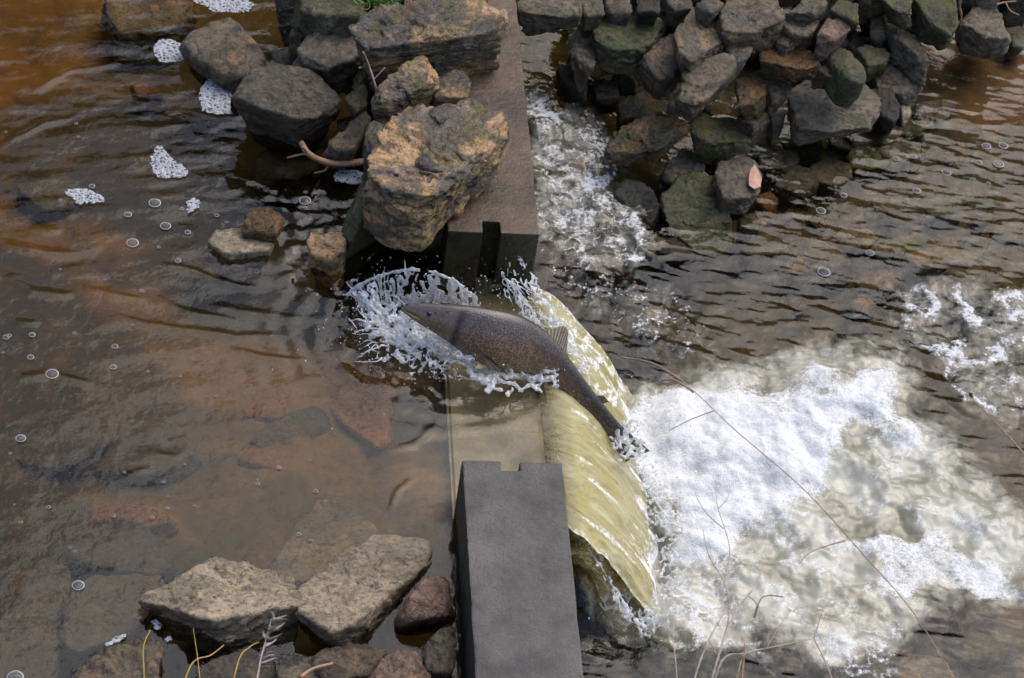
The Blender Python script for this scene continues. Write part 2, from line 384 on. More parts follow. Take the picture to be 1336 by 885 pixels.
def bubble_material():
    t = NT('bubble_film')
    fr = t.add('Fresnel', IOR=1.45).outputs[0]
    tr = t.add('BsdfTransparent', Color=(0.97, 0.97, 0.97, 1)).outputs[0]
    d = t.principled((0.8, 0.82, 0.84), 0.15)
    return t.done(t.add('MixShader', i0=t.math('ADD', t.math('MULTIPLY', fr, 1.2), 0.04, True), i1=tr, i2=d).outputs[0])
MAT['bubble'] = bubble_material()

# ------------------------------------------------------------------ setting: bed, banks, far wood
W, GAP, TOP = 0.305, 1.005, 0.20
ZU, ZD = 0.0, -0.45           # water levels above and below the weir
SILL = -0.085

def axis(lo, hi, step, far_lo, far_hi, n=26):
    a = np.arange(lo, hi+step*0.5, step)
    g = np.linspace(0, 1, n+1)[1:]**2.2
    return np.concatenate([(lo-g*(lo-far_lo))[::-1], a, a[-1]+g*(far_hi-a[-1])])

def bed_height(X, Y):
    p = np.stack([X, Y, 0*X], 1)
    up = -0.21 + 0.05*fbm(p*1.4, 3) + 0.018*fbm(p*7, 3)
    up -= 0.05*sstep(1.0, 2.4, Y)
    up += 0.07*sstep(-0.55, -0.31, X)*sstep(-.3, 0., Y)*sstep(1.3, 1., Y)
    dn = -0.70 + 0.05*fbm(p*1.7+5, 3) + 0.022*fbm(p*8+3, 3) + 0.24*sstep(1.3, 3.2, Y)
    z = up + (dn-up)*sstep(-0.24, -0.12, X)
    # near bank rises below the frame, far bank beyond the top of it
    near = -1.25 - 0.10*X + 0.35*sstep(0.3, 2.0, X)
    z = z + np.clip(near-Y, 0, 2.6)*0.95*(1+0.2*noise3(p*2.0))
    far = 4.6 + 0.35*X
    z = z + np.clip(Y-far, 0, 9.0)*0.45*(1+0.2*noise3(p*0.9))
    return z
gx = axis(-2.3, 2.9, 0.022, -60, 60); gy = axis(-1.3, 4.2, 0.022, -60, 90)
X, Y = [a.ravel() for a in np.meshgrid(gx, gy, indexing='ij')]
V = np.stack([X, Y, bed_height(X, Y)], 1)
_px = PROJ(V); _w = _px + 16*np.stack([fbm(V*5, 3), fbm(V*5+9, 3)], 1); OR = np.zeros(len(V))
for poly in [[(200,435),(330,445),(430,455),(525,485),(520,585),(480,592),(420,562),(300,548),(215,500)], [(300,575),(425,572),(432,618),(330,628)], [(90,652),(225,655),(255,705),(150,695)], [(-20,255),(120,280),(210,335),(110,350),(-20,325)],
             [(520,580),(600,600),(592,685),(540,665)], [(-30,-30),(250,-30),(240,60),(120,110),(-30,150)], [(1190,40),(1370,50),(1370,190),(1230,160)], [(60,350),(200,370),(260,430),(120,420)]]:
    OR = np.maximum(OR, sstep(-16, 22, sdf(_w, poly)))
link('river_bed', mesh_np('river_bed', V, grid_faces(len(gx), len(gy)), MAT['bed'], attrs={'orange': OR}), kind='structure',
     label='brown and orange silty river bed under shallow water')

def far_wood():
    rng = np.random.RandomState(3); Vs, Fs, o = [], [], 0
    for k in range(26):
        x = -13 + k*1.15 + rng.uniform(-.5, .5); y = 9.2 + 0.35*x*0.4 + rng.uniform(0, 2.5)
        zb = float(bed_height(np.array([x]), np.array([y]))[0])
        hgt = rng.uniform(2.2, 3.2) + 1.9*math.exp(-((x+3.0)/2.6)**2) + 1.9*math.exp(-((x-5.5)/2.0)**2)
        tp = np.stack([np.linspace(x, x+rng.uniform(-.4, .4), 6), np.linspace(y, y+rng.uniform(-.3, .3), 6), np.linspace(zb-.2, zb+hgt*0.8, 6)], 1)
        tv, tf = tube(tp, np.linspace(0.16, 0.04, 6), 6)
        Vs.append(tv); Fs += [tuple(int(i)+o for i in q) for q in tf]; o += len(tv)
        n = 700
        d = rng.normal(size=(n, 3)); d /= np.linalg.norm(d, axis=1)[:, None]
        r = rng.uniform(0.55, 1, n)**0.5
        c = np.array([x, y, zb+hgt*0.58]) + d*r[:, None]*np.array([1.25, 1.25, hgt*0.45])*(1+0.35*noise3(d*2.2+k))[:, None]
        a = rng.normal(size=(n, 3)); a /= np.linalg.norm(a, axis=1)[:, None]
        b = np.cross(a, rng.normal(size=(n, 3))); b /= np.linalg.norm(b, axis=1)[:, None]
        s = rng.uniform(0.10, 0.24, n)[:, None]
        q = np.stack([c-a*s, c-b*s*0.6, c+a*s, c+b*s*0.6], 1).reshape(-1, 3)
        Vs.append(q); Fs += [(o+4*i, o+4*i+1, o+4*i+2, o+4*i+3) for i in range(n)]; o += len(q)
    V = np.concatenate(Vs)
    me = bpy.data.meshes.new('far_wood'); me.from_pydata(V.tolist(), [], [tuple(dict.fromkeys(f)) for f in Fs]); me.materials.append(MAT['foliage'])
    link('far_wood', me, kind='stuff', label='dark wood on the far bank mirrored in the water', cat='wood')
far_wood()

# ------------------------------------------------------------------ concrete weir
def wall_block(name, xs, ys, skip, z0, z1, mat, label):
    """wall made of plan cells xs x ys (cell `skip` left open as the board slot)"""
    bm = bmesh.new(); vt = {}
    def vv(i, j, z):
        if (i, j, z) not in vt: vt[i, j, z] = bm.verts.new((xs[i], ys[j], z))
        return vt[i, j, z]
    cells = {(i, j) for i in range(len(xs)-1) for j in range(len(ys)-1)} - {skip}
    for i, j in cells:
        for z in (z0, z1): bm.faces.new((vv(i, j, z), vv(i+1, j, z), vv(i+1, j+1, z), vv(i, j+1, z)))
        for (di, dj), (a, b) in {(-1, 0): ((i, j), (i, j+1)), (1, 0): ((i+1, j), (i+1, j+1)), (0, -1): ((i, j), (i+1, j)), (0, 1): ((i, j+1), (i+1, j+1))}.items():
            if (i+di, j+dj) not in cells: bm.faces.new((vv(*a, z0), vv(*b, z0), vv(*b, z1), vv(*a, z1)))
    bmesh.ops.recalc_face_normals(bm, faces=bm.faces[:])
    ed = [e for e in bm.edges if len(e.link_faces) == 2 and e.calc_face_angle(0) > .5 and max(v.co.z for v in e.verts) > z1-1e-4]
    bmesh.ops.bevel(bm, geom=ed, offset=0.006, segments=2, affect='EDGES', profile=0.6)
    yl = [e for e in bm.edges if abs(e.verts[0].co.y-e.verts[1].co.y) > 1]
    bmesh.ops.subdivide_edges(bm, edges=yl, cuts=320, use_grid_fill=True)
    for v in bm.verts:
        c = np.array([v.co[:]]); e_ = v.co.z > z1-.02
        a = (.0022 if e_ else .0015)*fbm(c*14, 3)[0]; b = -.012*max(0, noise3(c*31+3)[0]-.42) if e_ else 0
        v.co.x += a*.8 + b*(1 if v.co.x > -W/2 else -1); v.co.z += (a*.35+b*.6) if e_ else 0
    me = bm_mesh(name, bm, mat)
    return link(name, me, label=label, cat='wall')
s0, s1 = -W+0.385*W, -W+0.575*W
wall_block('weir_wall', (-W, s0, s1, 0), (-4.5, -0.036, 0), (1, 1), -0.95, TOP, MAT['conc_dry'], 'dry grey concrete weir wall block with notched end beside the pale slabs')
wall_block('weir_wall', (-W, s0, s1, 0), (GAP, GAP+.055, 6.0), (1, 0), -0.95, TOP, MAT['conc_wet'], 'wet brown concrete weir wall block with rocks heaped on it')
bm = bmesh.new(); bmesh.ops.create_cube(bm, size=1)
for v in bm.verts: v.co = (-W/2+0.001+v.co.x*(W-0.002), GAP/2+v.co.y*(GAP+0.1), (SILL-0.95)/2+v.co.z*(SILL+0.95))
bmesh.ops.bevel(bm, geom=[e for e in bm.edges if min(v.co.z for v in e.verts) > SILL-.01], offset=.012, segments=3, affect='EDGES')
link('weir_sill', bm_mesh('weir_sill', bm, MAT['conc_sill']), label='submerged pale concrete sill between the two weir walls', cat='sill')

# ------------------------------------------------------------------ water upstream
def crest_z(X):      # surface drops as it accelerates over the sill
    return -0.055*sstep(-0.55, 0.0, X)
CRESTS = [[(145,411),(190,424),(270,434),(310,440),(385,438)], [(6,363),(40,380),(95,387)], [(105,374),(150,385),(190,392)],
          [(202,393),(240,405),(315,420)], [(253,397),(320,407),(375,415),(435,419)], [(200,343),(250,352),(290,368),(345,379)],
          [(20,495),(60,490),(100,497),(125,503)], [(380,375),(420,388),(456,395)], [(300,452),(340,466),(405,471)],
          [(0,316),(60,330),(110,334)], [(40,296),(80,302)], [(20,420),(50,424)], [(160,620),(200,612)], [(180,592),(240,598)],
          [(540,620),(520,640),(510,668)], [(580,540),(540,580),(500,590)], [(300,225),(345,240),(370,250)], [(430,215),(400,262),(380,268)], [(0,190),(60,160),(110,150)], [(40,120),(100,90),(160,80)]]
def up_height(X, Y):
    p = np.stack([X, Y, 0*X], 1); px = PROJ(np.stack([X, Y, 0*X], 1))
    gap = sstep(-.12, .05, Y)*sstep(1.12, .95, Y)
    z = crest_z(X)*gap
    # wind/flow ripples, stretched along the crests
    c, s = math.cos(0.15), math.sin(0.15); q = np.stack([(c*X+s*Y)*1.0, (-s*X+c*Y)*3.2, 0*X], 1)
    amp = 0.30 + 0.52*sstep(560, 250, px[:, 1]) + 0.5*sstep(420, 560, px[:, 0])*sstep(640, 420, px[:, 1])
    z = z + 0.0030*amp*fbm(np.stack([q[:, 0]*2.6, q[:, 1]*2.6, q[:, 2]], 1), 2) + 0.0016*amp*fbm(np.stack([q[:, 0]*6, q[:, 1]*5.0, q[:, 2]+4], 1), 2)
    calm = sstep(-0.1, 0.35, noise3(p*1.5+9))
    z = z + 0.0010*amp*calm*fbm(np.stack([q[:, 0]*12, q[:, 1]*8, q[:, 2]+8], 1), 2)
    wob = np.stack([noise3(p*7)*4.0, noise3(p*7+31)*3.0], 1)
    for k, L in enumerate(CRESTS):
        d = pdist(px+wob, L); L = np.array(L, float); tl = np.clip(((px-L[0])@(L[-1]-L[0]))/((L[-1]-L[0])@(L[-1]-L[0])), 0, 1)
        z = z + 0.0042*(4*tl*(1-tl))**.7*np.exp(-(d/(4.5+1.5*math.sin(k*2.1)))**2)
    # rings and chop thrown out from the splash
    c0 = P(560, 430, 0)[:2]; r = np.hypot(X-c0[0], Y-c0[1])
    z = z + 0.012*np.exp(-((r-.16)/.14)**2)*fbm(np.stack([X*13, Y*13, 0*X], 1), 4)
    z = z + 0.0012*np.exp(-((r-.38)/.2)**2)*np.sin(r*75+3*noise3(p*5))
    # riffle by the far wall end and trickles through the rocks
    m = sstep(40, 0, -sdf(px, [(380,270),(480,330),(580,340),(580,380),(470,360),(390,360)])) 
    return z + 0.010*m*fbm(np.stack([X*16, Y*16, 0*X+2], 1), 4)
gx = np.concatenate([axis(-2.05, 0.0, 0.008, -60, 0.0)[:-26]]); gy = axis(-1.0, 2.75, 0.008, -1.9, 60)
Xg, Yg = np.meshgrid(gx, gy, indexing='ij'); X, Y = Xg.ravel(), Yg.ravel()
Z = up_height(X, Y)
nx, ny = len(gx), len(gy)
F = grid_faces(nx, ny)
cx, cy = X[F].mean(1), Y[F].mean(1)
keep = (cx < -W+0.03) | ((cy > -0.02) & (cy < GAP+0.02))
F = F[keep]
def close_down(V, F, zb):
    """extrude an open sheet down to zb and close it so that it holds a volume"""
    e = np.concatenate([F[:, [0, 1]], F[:, [1, 2]], F[:, [2, 3]], F[:, [3, 0]]])
    key = np.sort(e, 1); _, inv, cnt = np.unique(key, axis=0, return_inverse=True, return_counts=True)
    be = e[cnt[inv.ravel()] == 1]
    bv = np.unique(be); mp = np.full(len(V), -1); mp[bv] = len(V)+np.arange(len(bv))
    low = V[bv].copy(); low[:, 2] = zb
    side = np.stack([be[:, 1], be[:, 0], mp[be[:, 0]], mp[be[:, 1]]], 1)
    return np.concatenate([V, low]), np.concatenate([F, side]), be, mp
def compact(V, F, at):
    used = np.unique(F); mp = np.full(len(V), -1); mp[used] = np.arange(len(used))
    return V[used], mp[F], {k: a[used] for k, a in at.items()}
V, F, _ = compact(np.stack([X, Y, Z], 1), F, {})
def add_floor(V, F, zb):
    V2, F2, be, mp = close_down(V, F, zb)
    n = len(V2); low = V.copy(); low[:, 2] = zb
    # floor reuses the sheet topology flipped
    return np.concatenate([V, low]), np.concatenate([F, F[:, ::-1]+len(V), np.stack([be[:, 1], be[:, 0], be[:, 0]+len(V), be[:, 1]+len(V)], 1)])
def light_floor(V, F, zb):
    return add_floor(V, F, zb)
V, F = light_floor(V, F, -0.40)
link('upstream_water', mesh_np('upstream_water', V, F, MAT['water_up']), kind='structure', label='tea brown rippled water above the weir')

# ------------------------------------------------------------------ falling sheet
nu, nv = 150, 190
u = np.linspace(0, 1, nu); v = np.linspace(0, 1, nv)
U, Vv = [a.ravel() for a in np.meshgrid(u, v, indexing='ij')]
ycr = -0.005 + Vv*(GAP+0.01)
tt = U*0.355
xx = -0.002 + 1.36*tt + 0.02*np.sin(Vv*5)*U
yy = ycr - (Vv-0.5)*0.05*U*(Vv > .5) - 0.10*np.sqrt(U)*sstep(0.5, 0.0, Vv)
zz = up_height(np.zeros(nu*nv), ycr) - 0.22*tt - 4.905*tt*tt*0.82
pp = np.stack([U*1.3, Vv*9, 0*U], 1)
dis = (0.016*fbm(pp, 3) + 0.006*fbm(pp*2.6+3, 3))*sstep(0, 0.15, U)
edge = np.minimum(Vv, 1-Vv)
xx = xx + dis*0.8 + 0.02*fbm(np.stack([U*7, Vv*7, 0*U+7], 1), 3)*sstep(.6, 1., U); zz = zz + dis*0.7 - 0.05*sstep(0.05, 0.0, edge)*U
yy = yy + (0.012*fbm(np.stack([U*6, Vv*3, 0*U+3], 1), 3) + .03*sstep(.12, 0., Vv)*fbm(np.stack([U*11, 0*U, 0*U+5], 1), 4))*U
px = PROJ(np.stack([xx, yy, zz], 1))
fo = np.zeros(len(U))
fo = np.maximum(fo, 0.62*sstep(-8, 8, sdf(px, [(655,360),(690,370),(735,395),(790,440),(830,520),(800,540),(745,480),(700,440),(660,410)]))*sstep(-.25, .35, fbm(np.stack([px[:, 0]/14, px[:, 1]/14, 0*px[:, 0]], 1), 4)))
fo = np.maximum(fo, 0.95*sstep(.58, .92, U + .22*fbm(np.stack([U*3, Vv*26, 0*U+6], 1), 3)))
fo = np.maximum(fo, 0.80*sstep(.74, .95, U + .08*fbm(np.stack([U*9, Vv*20, 0*U], 1), 3)))
fo = np.maximum(fo, 0.55*sstep(0.05, 0.0, edge+0.02*noise3(np.stack([U*12, Vv*12, 0*U], 1))))
fo = np.maximum(fo, 0.60*sstep(.10, .60, fbm(np.stack([U*2.2, Vv*30, 0*U+2], 1), 4))*sstep(.05, .3, U))
link('falling_water', mesh_np('falling_water', np.stack([xx, yy, zz], 1), grid_faces(nu, nv), MAT['nappe'], attrs={'along': U, 'across': Vv, 'foam': fo}),
     kind='structure', label='glassy yellow sheet of water falling over the sill')

# ------------------------------------------------------------------ water downstream
POLY = dict(
 main=[(790,560),(835,520),(880,500),(930,505),(1000,488),(1080,478),(1165,472),(1185,500),(1178,540),(1215,560),(1222,590),(1190,600),(1130,575),(1090,600),(1095,655),(1000,690),(940,735),(885,752),(872,700),(880,660),(845,640),(812,590)],
 mid=[(800,540),(880,492),(1100,450),(1180,465),(1200,540),(1240,580),(1300,640),(1336,660),(1380,790),(1220,785),(1170,840),(1090,870),(1000,830),(900,820),(840,800),(870,740)],
 low=[(1105,705),(1180,700),(1235,690),(1262,722),(1312,735),(1336,760),(1345,785),(1285,788),(1210,765),(1190,795),(1150,775),(1140,730)],
 right=[(1150,378),(1240,365),(1345,372),(1345,580),(1270,540),(1225,480),(1180,430)],
 rapid=[(684,118),(745,122),(792,175),(818,225),(850,290),(850,345),(760,345),(694,320)],
 below=[(1060,770),(1180,790),(1175,885),(1110,900),(1060,850)],
 foot=[(735,690),(800,720),(880,770),(990,800),(1000,860),(900,850),(800,830)],
 side=[(695,330),(800,330),(900,400),(960,470),(880,480),(800,430),(720,380)])
def down_fields(X, Y):
    base = ZD + 0.17*sstep(1.55, 2.9, Y)*sstep(0.75, 0.2, X)
    base = base + 0.15*np.exp(-((X-.10)/.11)**2-((Y+.02)/.13)**2)
    P3 = np.stack([X, Y, base], 1); px = PROJ(P3)
    wp = px + 14*np.stack([fbm(np.stack([X*6, Y*6, 0*X], 1), 4), fbm(np.stack([X*6, Y*6, 0*X+9], 1), 4)], 1)
    S = {k: sdf(wp, v) for k, v in POLY.items()}
    f1 = fbm(np.stack([X*9, Y*9, 0*X+1], 1), 5); f2 = fbm(np.stack([X*22, Y*22, 0*X+5], 1), 4)
    rr_ = np.hypot(X-.05, Y-.40); an_ = np.arctan2(Y-.40, X-.05)
    flow = fbm(np.stack([rr_*4.5+.35*noise3(np.stack([X*5, Y*5, 0*X], 1)), an_*6.5, 0*X+4], 1), 4)
    rid = 1-np.abs(0.55*fbm(np.stack([X*7, Y*7, 0*X+3], 1), 4)+.6*flow)*2.2
    rid2 = 1-np.abs(fbm(np.stack([X*18, Y*18, 0*X+6], 1), 3))*2.0
    rid3 = np.clip(1-np.abs(fbm(np.stack([rr_*9+.6*f1, an_*15+.5*f2, 0*X+8], 1), 3))*2.4, 0, 1)**2
    far_ = sstep(.55, 1.15, rr_)
    foam = sstep(-14, 30, S['main'])*(1.12-.42*far_+(.10+.22*far_)*f1+(.08+.22*far_)*flow+.12*rid3)
    foam = np.maximum(foam, sstep(-6, 12, S['low'])*(0.66+0.2*f1))
    mid = sstep(-30, 40, S['mid'])
    foam = np.maximum(foam, mid*(0.12-.14*far_+0.30*np.clip(rid, 0, 1)**2+.30*rid3+0.22*f1+.22*flow+0.10*f2))
    foam = np.maximum(foam, sstep(-14, 20, S['right'])*(0.20+0.62*np.clip(rid, 0, 1)**2*sstep(-.35, .3, f1+.2)))
    foam = np.maximum(foam, sstep(-10, 16, S['below'])*(0.16+0.42*np.clip(rid2, 0, 1)+0.2*f1))
    foam = np.maximum(foam, sstep(-12, 14, S['foot'])*(0.10+0.42*np.clip(rid2, 0, 1)+0.2*f1))
    foam = np.maximum(foam, sstep(-8, 14, S['rapid'])*(0.11+0.46*np.clip(rid2, 0, 1)+0.42*f1))
    foam = np.maximum(foam, sstep(-20, 20, S['side'])*(0.04+0.46*np.clip(rid2, 0, 1)**2+0.25*f1))
    aer = np.maximum(mid, sstep(-40, 30, S['main']))
    aer = np.maximum(aer, 0.75*sstep(-25, 30, S['foot'])); aer = np.maximum(aer, 0.30*sstep(-20, 20, S['right'])); aer = np.maximum(aer, 0.35*sstep(-20, 20, S['rapid']))
    turb = np.maximum.reduce([sstep(-60, 60, S['main']), 0.75*sstep(-50, 50, S['mid']), 0.7*sstep(-25, 15, S['rapid']), 0.45*sstep(-30, 20, S['right']), .5*sstep(-25, 15, S['foot']), .40*sstep(-30, 20, S['side'])])
    z = base + turb*(0.030*fbm(np.stack([X*6, Y*6, 0*X+1], 1), 2) + 0.008*np.clip(rid, -1, 1) + .020*fbm(np.stack([rr_*4, an_*5, 0*X+4], 1), 2) + .006*fbm(np.stack([X*24, Y*24, 0*X+5], 1), 2)) + 0.05*sstep(-20, 70, S['main'])
    z = z + turb*0.0014*fbm(np.stack([X*50, Y*50, 0*X], 1), 3)
    c, s = math.cos(-0.2), math.sin(-0.2); q = np.stack([(c*X+s*Y), (-s*X+c*Y)*2.8, 0*X+2], 1)
    rip = 1-0.6*turb
    z = z + rip*(0.0060*fbm(q*2.6, 2) + 0.0040*fbm(q*7+7, 2) + 0.0014*fbm(q*15+2, 2))
    return z, foam, aer, .5+.5*np.clip(flow*1.4, -1, 1)
gx = axis(0.0, 2.55, 0.0068, -0.02, 60); gx = gx[26:]; gy = axis(-0.75, 3.55, 0.0075, -1.9, 60)
Xg, Yg = np.meshgrid(gx, gy, indexing='ij'); X, Y = Xg.ravel(), Yg.ravel()
Z, FO, AE, FL = down_fields(X, Y)
V = np.stack([X, Y, Z], 1); F = grid_faces(len(gx), len(gy)); nV = len(V)
V, F = light_floor(V, F, -1.05)
link('downstream_water', mesh_np('downstream_water', V, F, MAT['water_down'], attrs={'foam': np.concatenate([FO, 0*FO]), 'aer': np.concatenate([AE, 0*AE]), 'flow': np.concatenate([FL, FL])}),
     kind='structure', label='churning white water and dark ripples below the weir')

# ------------------------------------------------------------------ rocks
ICO = {}
def ico(sub):
    if sub not in ICO:
        bm = bmesh.new(); bmesh.ops.create_icosphere(bm, subdivisions=sub, radius=1)
        V = np.array([v.co[:] for v in bm.verts]); F = np.array([[v.index for v in f.verts] for f in bm.faces]); bm.free()
        ICO[sub] = (V/np.linalg.norm(V, axis=1)[:, None], F)
    return ICO[sub]
def hull2(pts):
    pts = sorted(map(tuple, pts)); 
    def half(ps):
        h = []
        for p in ps:
            while len(h) > 1 and (h[-1][0]-h[-2][0])*(p[1]-h[-2][1])-(h[-1][1]-h[-2][1])*(p[0]-h[-2][0]) <= 0: h.pop()
            h.append(p)
        return h[:-1]
    return half(pts)+half(pts[::-1])
_seed = [100]
def rock_mesh(top, h, seed, k=60, chips=11, strata=0.5, rough=1.0, flare=(-0.45, 0.25), sub=5):
    """top: Nx3 world points of the upper face, h: thickness. Convex halfspace rock, then layered and roughened."""
    rng = np.random.RandomState(seed); top = np.asarray(top, float)
    c = top.mean(0); A = np.c_[top[:, :2]-c[:2], np.ones(len(top))]
    g = np.linalg.lstsq(A, top[:, 2], rcond=None)[0]; n = np.array([-g[0], -g[1], 1.0]); n /= np.linalg.norm(n)
    H = hull2(top[:, :2]); planes = []
    zc = c[2]-0.45*h; cc = np.array([c[0], c[1], zc])
    planes.append((n, n@(c-cc)))
    for i in range(len(H)):
        a = np.array(H[i]); b = np.array(H[(i+1) % len(H)]); e = b-a; L = np.linalg.norm(e)
        if L < 1e-4: continue
        nn = np.array([e[1], -e[0], 0])/L; t = rng.uniform(*flare)
        m = nn*math.cos(t) + np.array([0, 0, math.sin(t)])
        za = g[0]*((a+b)[0]/2-c[0]) + g[1]*((a+b)[1]/2-c[1]) + g[2]
        q = np.array([(a[0]+b[0])/2, (a[1]+b[1])/2, za])
        planes.append((m, max(m@(q-cc), 0.012)))
    nb = np.array([rng.uniform(-.25, .25), rng.uniform(-.25, .25), -1.0]); nb /= np.linalg.norm(nb)
    planes.append((nb, 0.55*h))
    ext = np.ptp(top[:, :2], axis=0)/2; R = np.array([ext[0], ext[1], h*0.5])
    for _ in range(chips):
        d = rng.normal(size=3); d[2] = abs(d[2])*0.8 - 0.25; d /= np.linalg.norm(d)
        # support of the block in direction d
        corners = np.concatenate([top-cc, top-cc-np.array([0, 0, h])]); sp = (corners@d).max()
        planes.append((d, sp*rng.uniform(0.80, 0.97)))
    D0, F = ico(sub); D = D0*np.maximum(R, R.max()*0.3); D /= np.linalg.norm(D, axis=1)[:, None]
    inv = np.zeros(len(D))
    for m, o in planes:
        inv += np.maximum(D@m/o, 0)**k
    r = 1/np.maximum(inv, 1e-30)**(1.0/k)
    V = D*r[:, None]; size = float(np.mean(R))
    off = rng.uniform(0, 200, 3)
    warp = V + 0.25*size*np.stack([noise3(V/size*1.3+off), noise3(V/size*1.3+off+9), noise3(V/size*1.3+off+19)], 1)
    nrm = D.copy()
    disp = 0.045*size*fbm(V/size*1.1+off, 3)*rough
    # bedding: thin ledges stepping in and out along a tilted axis
    b = n*0.9 + rng.normal(size=3)*0.25; b /= np.linalg.norm(b)
    s = (warp@b)/max(0.020, 0.11*size); fr = s-np.floor(s); cell = np.stack([np.floor(s)*7.7, 0*s, 0*s], 1) + np.c_[V/size*1.4]+off
    sidew = 1-np.abs(D@n)**2
    disp += strata*0.11*size*noise3(cell)*(0.3+0.7*sidew) - strata*0.05*size*sidew*np.exp(-((fr-0.5)/0.13)**2)
    # flat flakes broken off the face
    q = fbm(warp/size*1.6+off+40, 2); disp -= 0.06*size*rough*sstep(0.02, 0.045, q)
    q2 = fbm(warp/size*2.9+off+70, 2); disp -= 0.035*size*rough*sstep(0.04, 0.06, q2)
    disp -= 0.045*size*rough*np.exp(-(fbm(warp/size*1.4+off+90, 3)/0.035)**2)
    m = min(size, 0.12)
    disp += rough*(0.020*m*fbm(V/m*5+off, 4) + 0.012*m*fbm(V/m*14+off, 3))
    V = V + nrm*disp[:, None]
    return V, F, cc
def rock(name, poly, z, h, mat, label, group=None, cat='rock', grow=1.10, **kw):
    """poly: photo pixels of the upper face, z: its height (far, near) or one number"""
    _seed[0] += 1
    zf, zn = (z if isinstance(z, tuple) else (z, z))
    mx, my = sum(p[0] for p in poly)/len(poly), sum(p[1] for p in poly)/len(poly); poly = [(mx+(a-mx)*grow, my+(b-my)*grow) for a, b in poly]
    ys = [p[1] for p in poly]; y0, y1 = min(ys), max(ys)
    xs = [p[0] for p in poly]; xm = (min(xs)+max(xs))/2; tr_ = random.Random(_seed[0])
    tx, ty = (0, 0) if isinstance(z, tuple) else (tr_.uniform(-.35, .35)/420, tr_.uniform(-.25, .25)/420)
    top = [P(px, py, zf+(zn-zf)*(py-y0)/max(y1-y0, 1)+tx*(px-xm)+ty*(py-(y0+y1)/2)) for px, py in poly]
    span = max(np.ptp([p[0] for p in poly]), np.ptp(ys))
    kw.setdefault('sub', 6 if span > 150 else 5 if span > 48 else 4)
    V, F, cc = rock_mesh(top, h, _seed[0]*13+5, **kw)
    me = mesh_np(name, V, F, MAT[mat])
    return link(name, me, label=label, cat=cat, group=group, loc=cc)

GA = 'rocks heaped upstream against the wet wall'
GB = 'rocks piled along the downstream bank'
GC = 'slabs and stones at the foot of the dry wall'
GS = 'stones lying under the water'
# --- heap on the upstream side of the wet wall
rock('boulder', [(227,50),(250,30),(305,16),(325,24),(352,71),(345,82),(303,97),(275,92)], .11, .26, 'brown', 'rounded tan brown boulder standing in water between two foam patches', GA, strata=.25, rough=.6, k=12)
rock('boulder', [(300,118),(312,86),(335,79),(405,84),(437,108),(446,136),(415,148),(388,152),(335,136)], .20, .30, 'slate', 'large smooth dark grey boulder with undercut front beside foam patch', GA, strata=.3, rough=.7, k=20)
rock('rock', [(378,-15),(470,-20),(474,12),(455,22),(415,20),(392,10)], .30, .30, 'green', 'green grey rock behind the grass tuft, left end of the heap', GA)
rock('rock_slab', [(462,25),(520,2),(600,-12),(648,2),(653,34),(615,44),(560,44),(490,60),(472,58)], (.46,.40), .26, 'tan', 'long brown layered slab lying across the top of the heap', GA, strata=1.1, sub=6)
rock('rock', [(383,63),(411,34),(424,42),(456,38),(474,64),(451,79),(431,88),(390,77)], .22, .20, 'slate', 'flat grey rock with a tan tip under the long brown slab', GA)
rock('stone', [(377,43),(387,29),(400,33),(396,46)], .14, .2, 'brown', 'small brown stone wedged behind the flat grey tan-tipped rock', GA)
rock('stone', [(470,68),(495,66),(498,82),(474,86)], .2, .2, 'slate', 'small grey stone in the shadow under the long brown slab', GA)
rock('stone', [(447,124),(462,110),(478,102),(482,113),(481,129),(462,143)], .20, .24, 'moss', 'moss covered stone between the dark boulder and dead stem', GA)
rock('rock', [(490,120),(512,93),(533,78),(556,65),(570,75),(573,100),(545,116),(505,132),(492,132)], (.40,.33), .17, 'tan', 'tan layered rock leaning above the big broken tan rock', GA, strata=1.2, sub=6)
rock('rock', [(562,108),(580,95),(603,86),(614,104),(612,124),(566,128)], .33, .26, 'tan', 'tan rock with mossy face resting on the wet wall top', GA)
tanrock = rock('boulder', [(484,220),(500,165),(553,131),(602,126),(632,138),(664,150),(660,168),(632,200),(604,226),(560,258),(510,244)], (.46,.40), .22, 'tan', 'big broken orange tan rock with dark plates leaning on wet wall', GA, strata=1.0, chips=8, sub=6, flare=(-.12, .2))
for poly, z in [([(588,172),(622,160),(646,172),(632,196),(604,204),(584,194)], .424), ([(556,190),(586,196),(600,214),(574,224),(548,212)], .416), ([(560,140),(592,134),(604,150),(574,160)], .440), ([(508,236),(540,214),(566,230),(556,254),(524,250)], .392)]:
    pl_ = rock('rock_plate', poly, z, .04, 'plate', None, None, None, flare=(.5, 1.0), rough=1.2, sub=5)
    pl_.parent = tanrock; pl_.matrix_parent_inverse = Matrix.Translation(-tanrock.location)
rock('rock', [(525,266),(560,262),(596,268),(592,283),(558,292),(530,286)], .15, .2, 'slate', 'low dark plate jutting out under the big broken tan rock', GA)
rock('rock', [(461,280),(474,234),(500,237),(508,260),(497,272),(468,290)], .18, .30, 'green', 'green and tan rock beside the white trickle', GA)
rock('rock', [(473,182),(484,158),(503,150),(510,182),(492,199)], .33, .28, 'slate', 'grey wedge of rock against the big broken tan rock', GA)
rock('rock', [(420,194),(450,165),(476,140),(482,156),(476,174),(462,198)], .14, .26, 'brown', 'brown rock sloping into water behind the driftwood stick', GA)
rock('stone', [(317,294),(325,271),(360,266),(373,290),(364,306),(340,300)], .07, .24, 'rust', 'small stone mossy on one side and red on the other, standing in water', GA)
rock('stone', [(272,316),(281,299),(321,299),(355,311),(353,324),(295,329)], (.01,.035), .18, 'pale', 'flat pale stone just breaking the water beside the mossy red stone', GA)
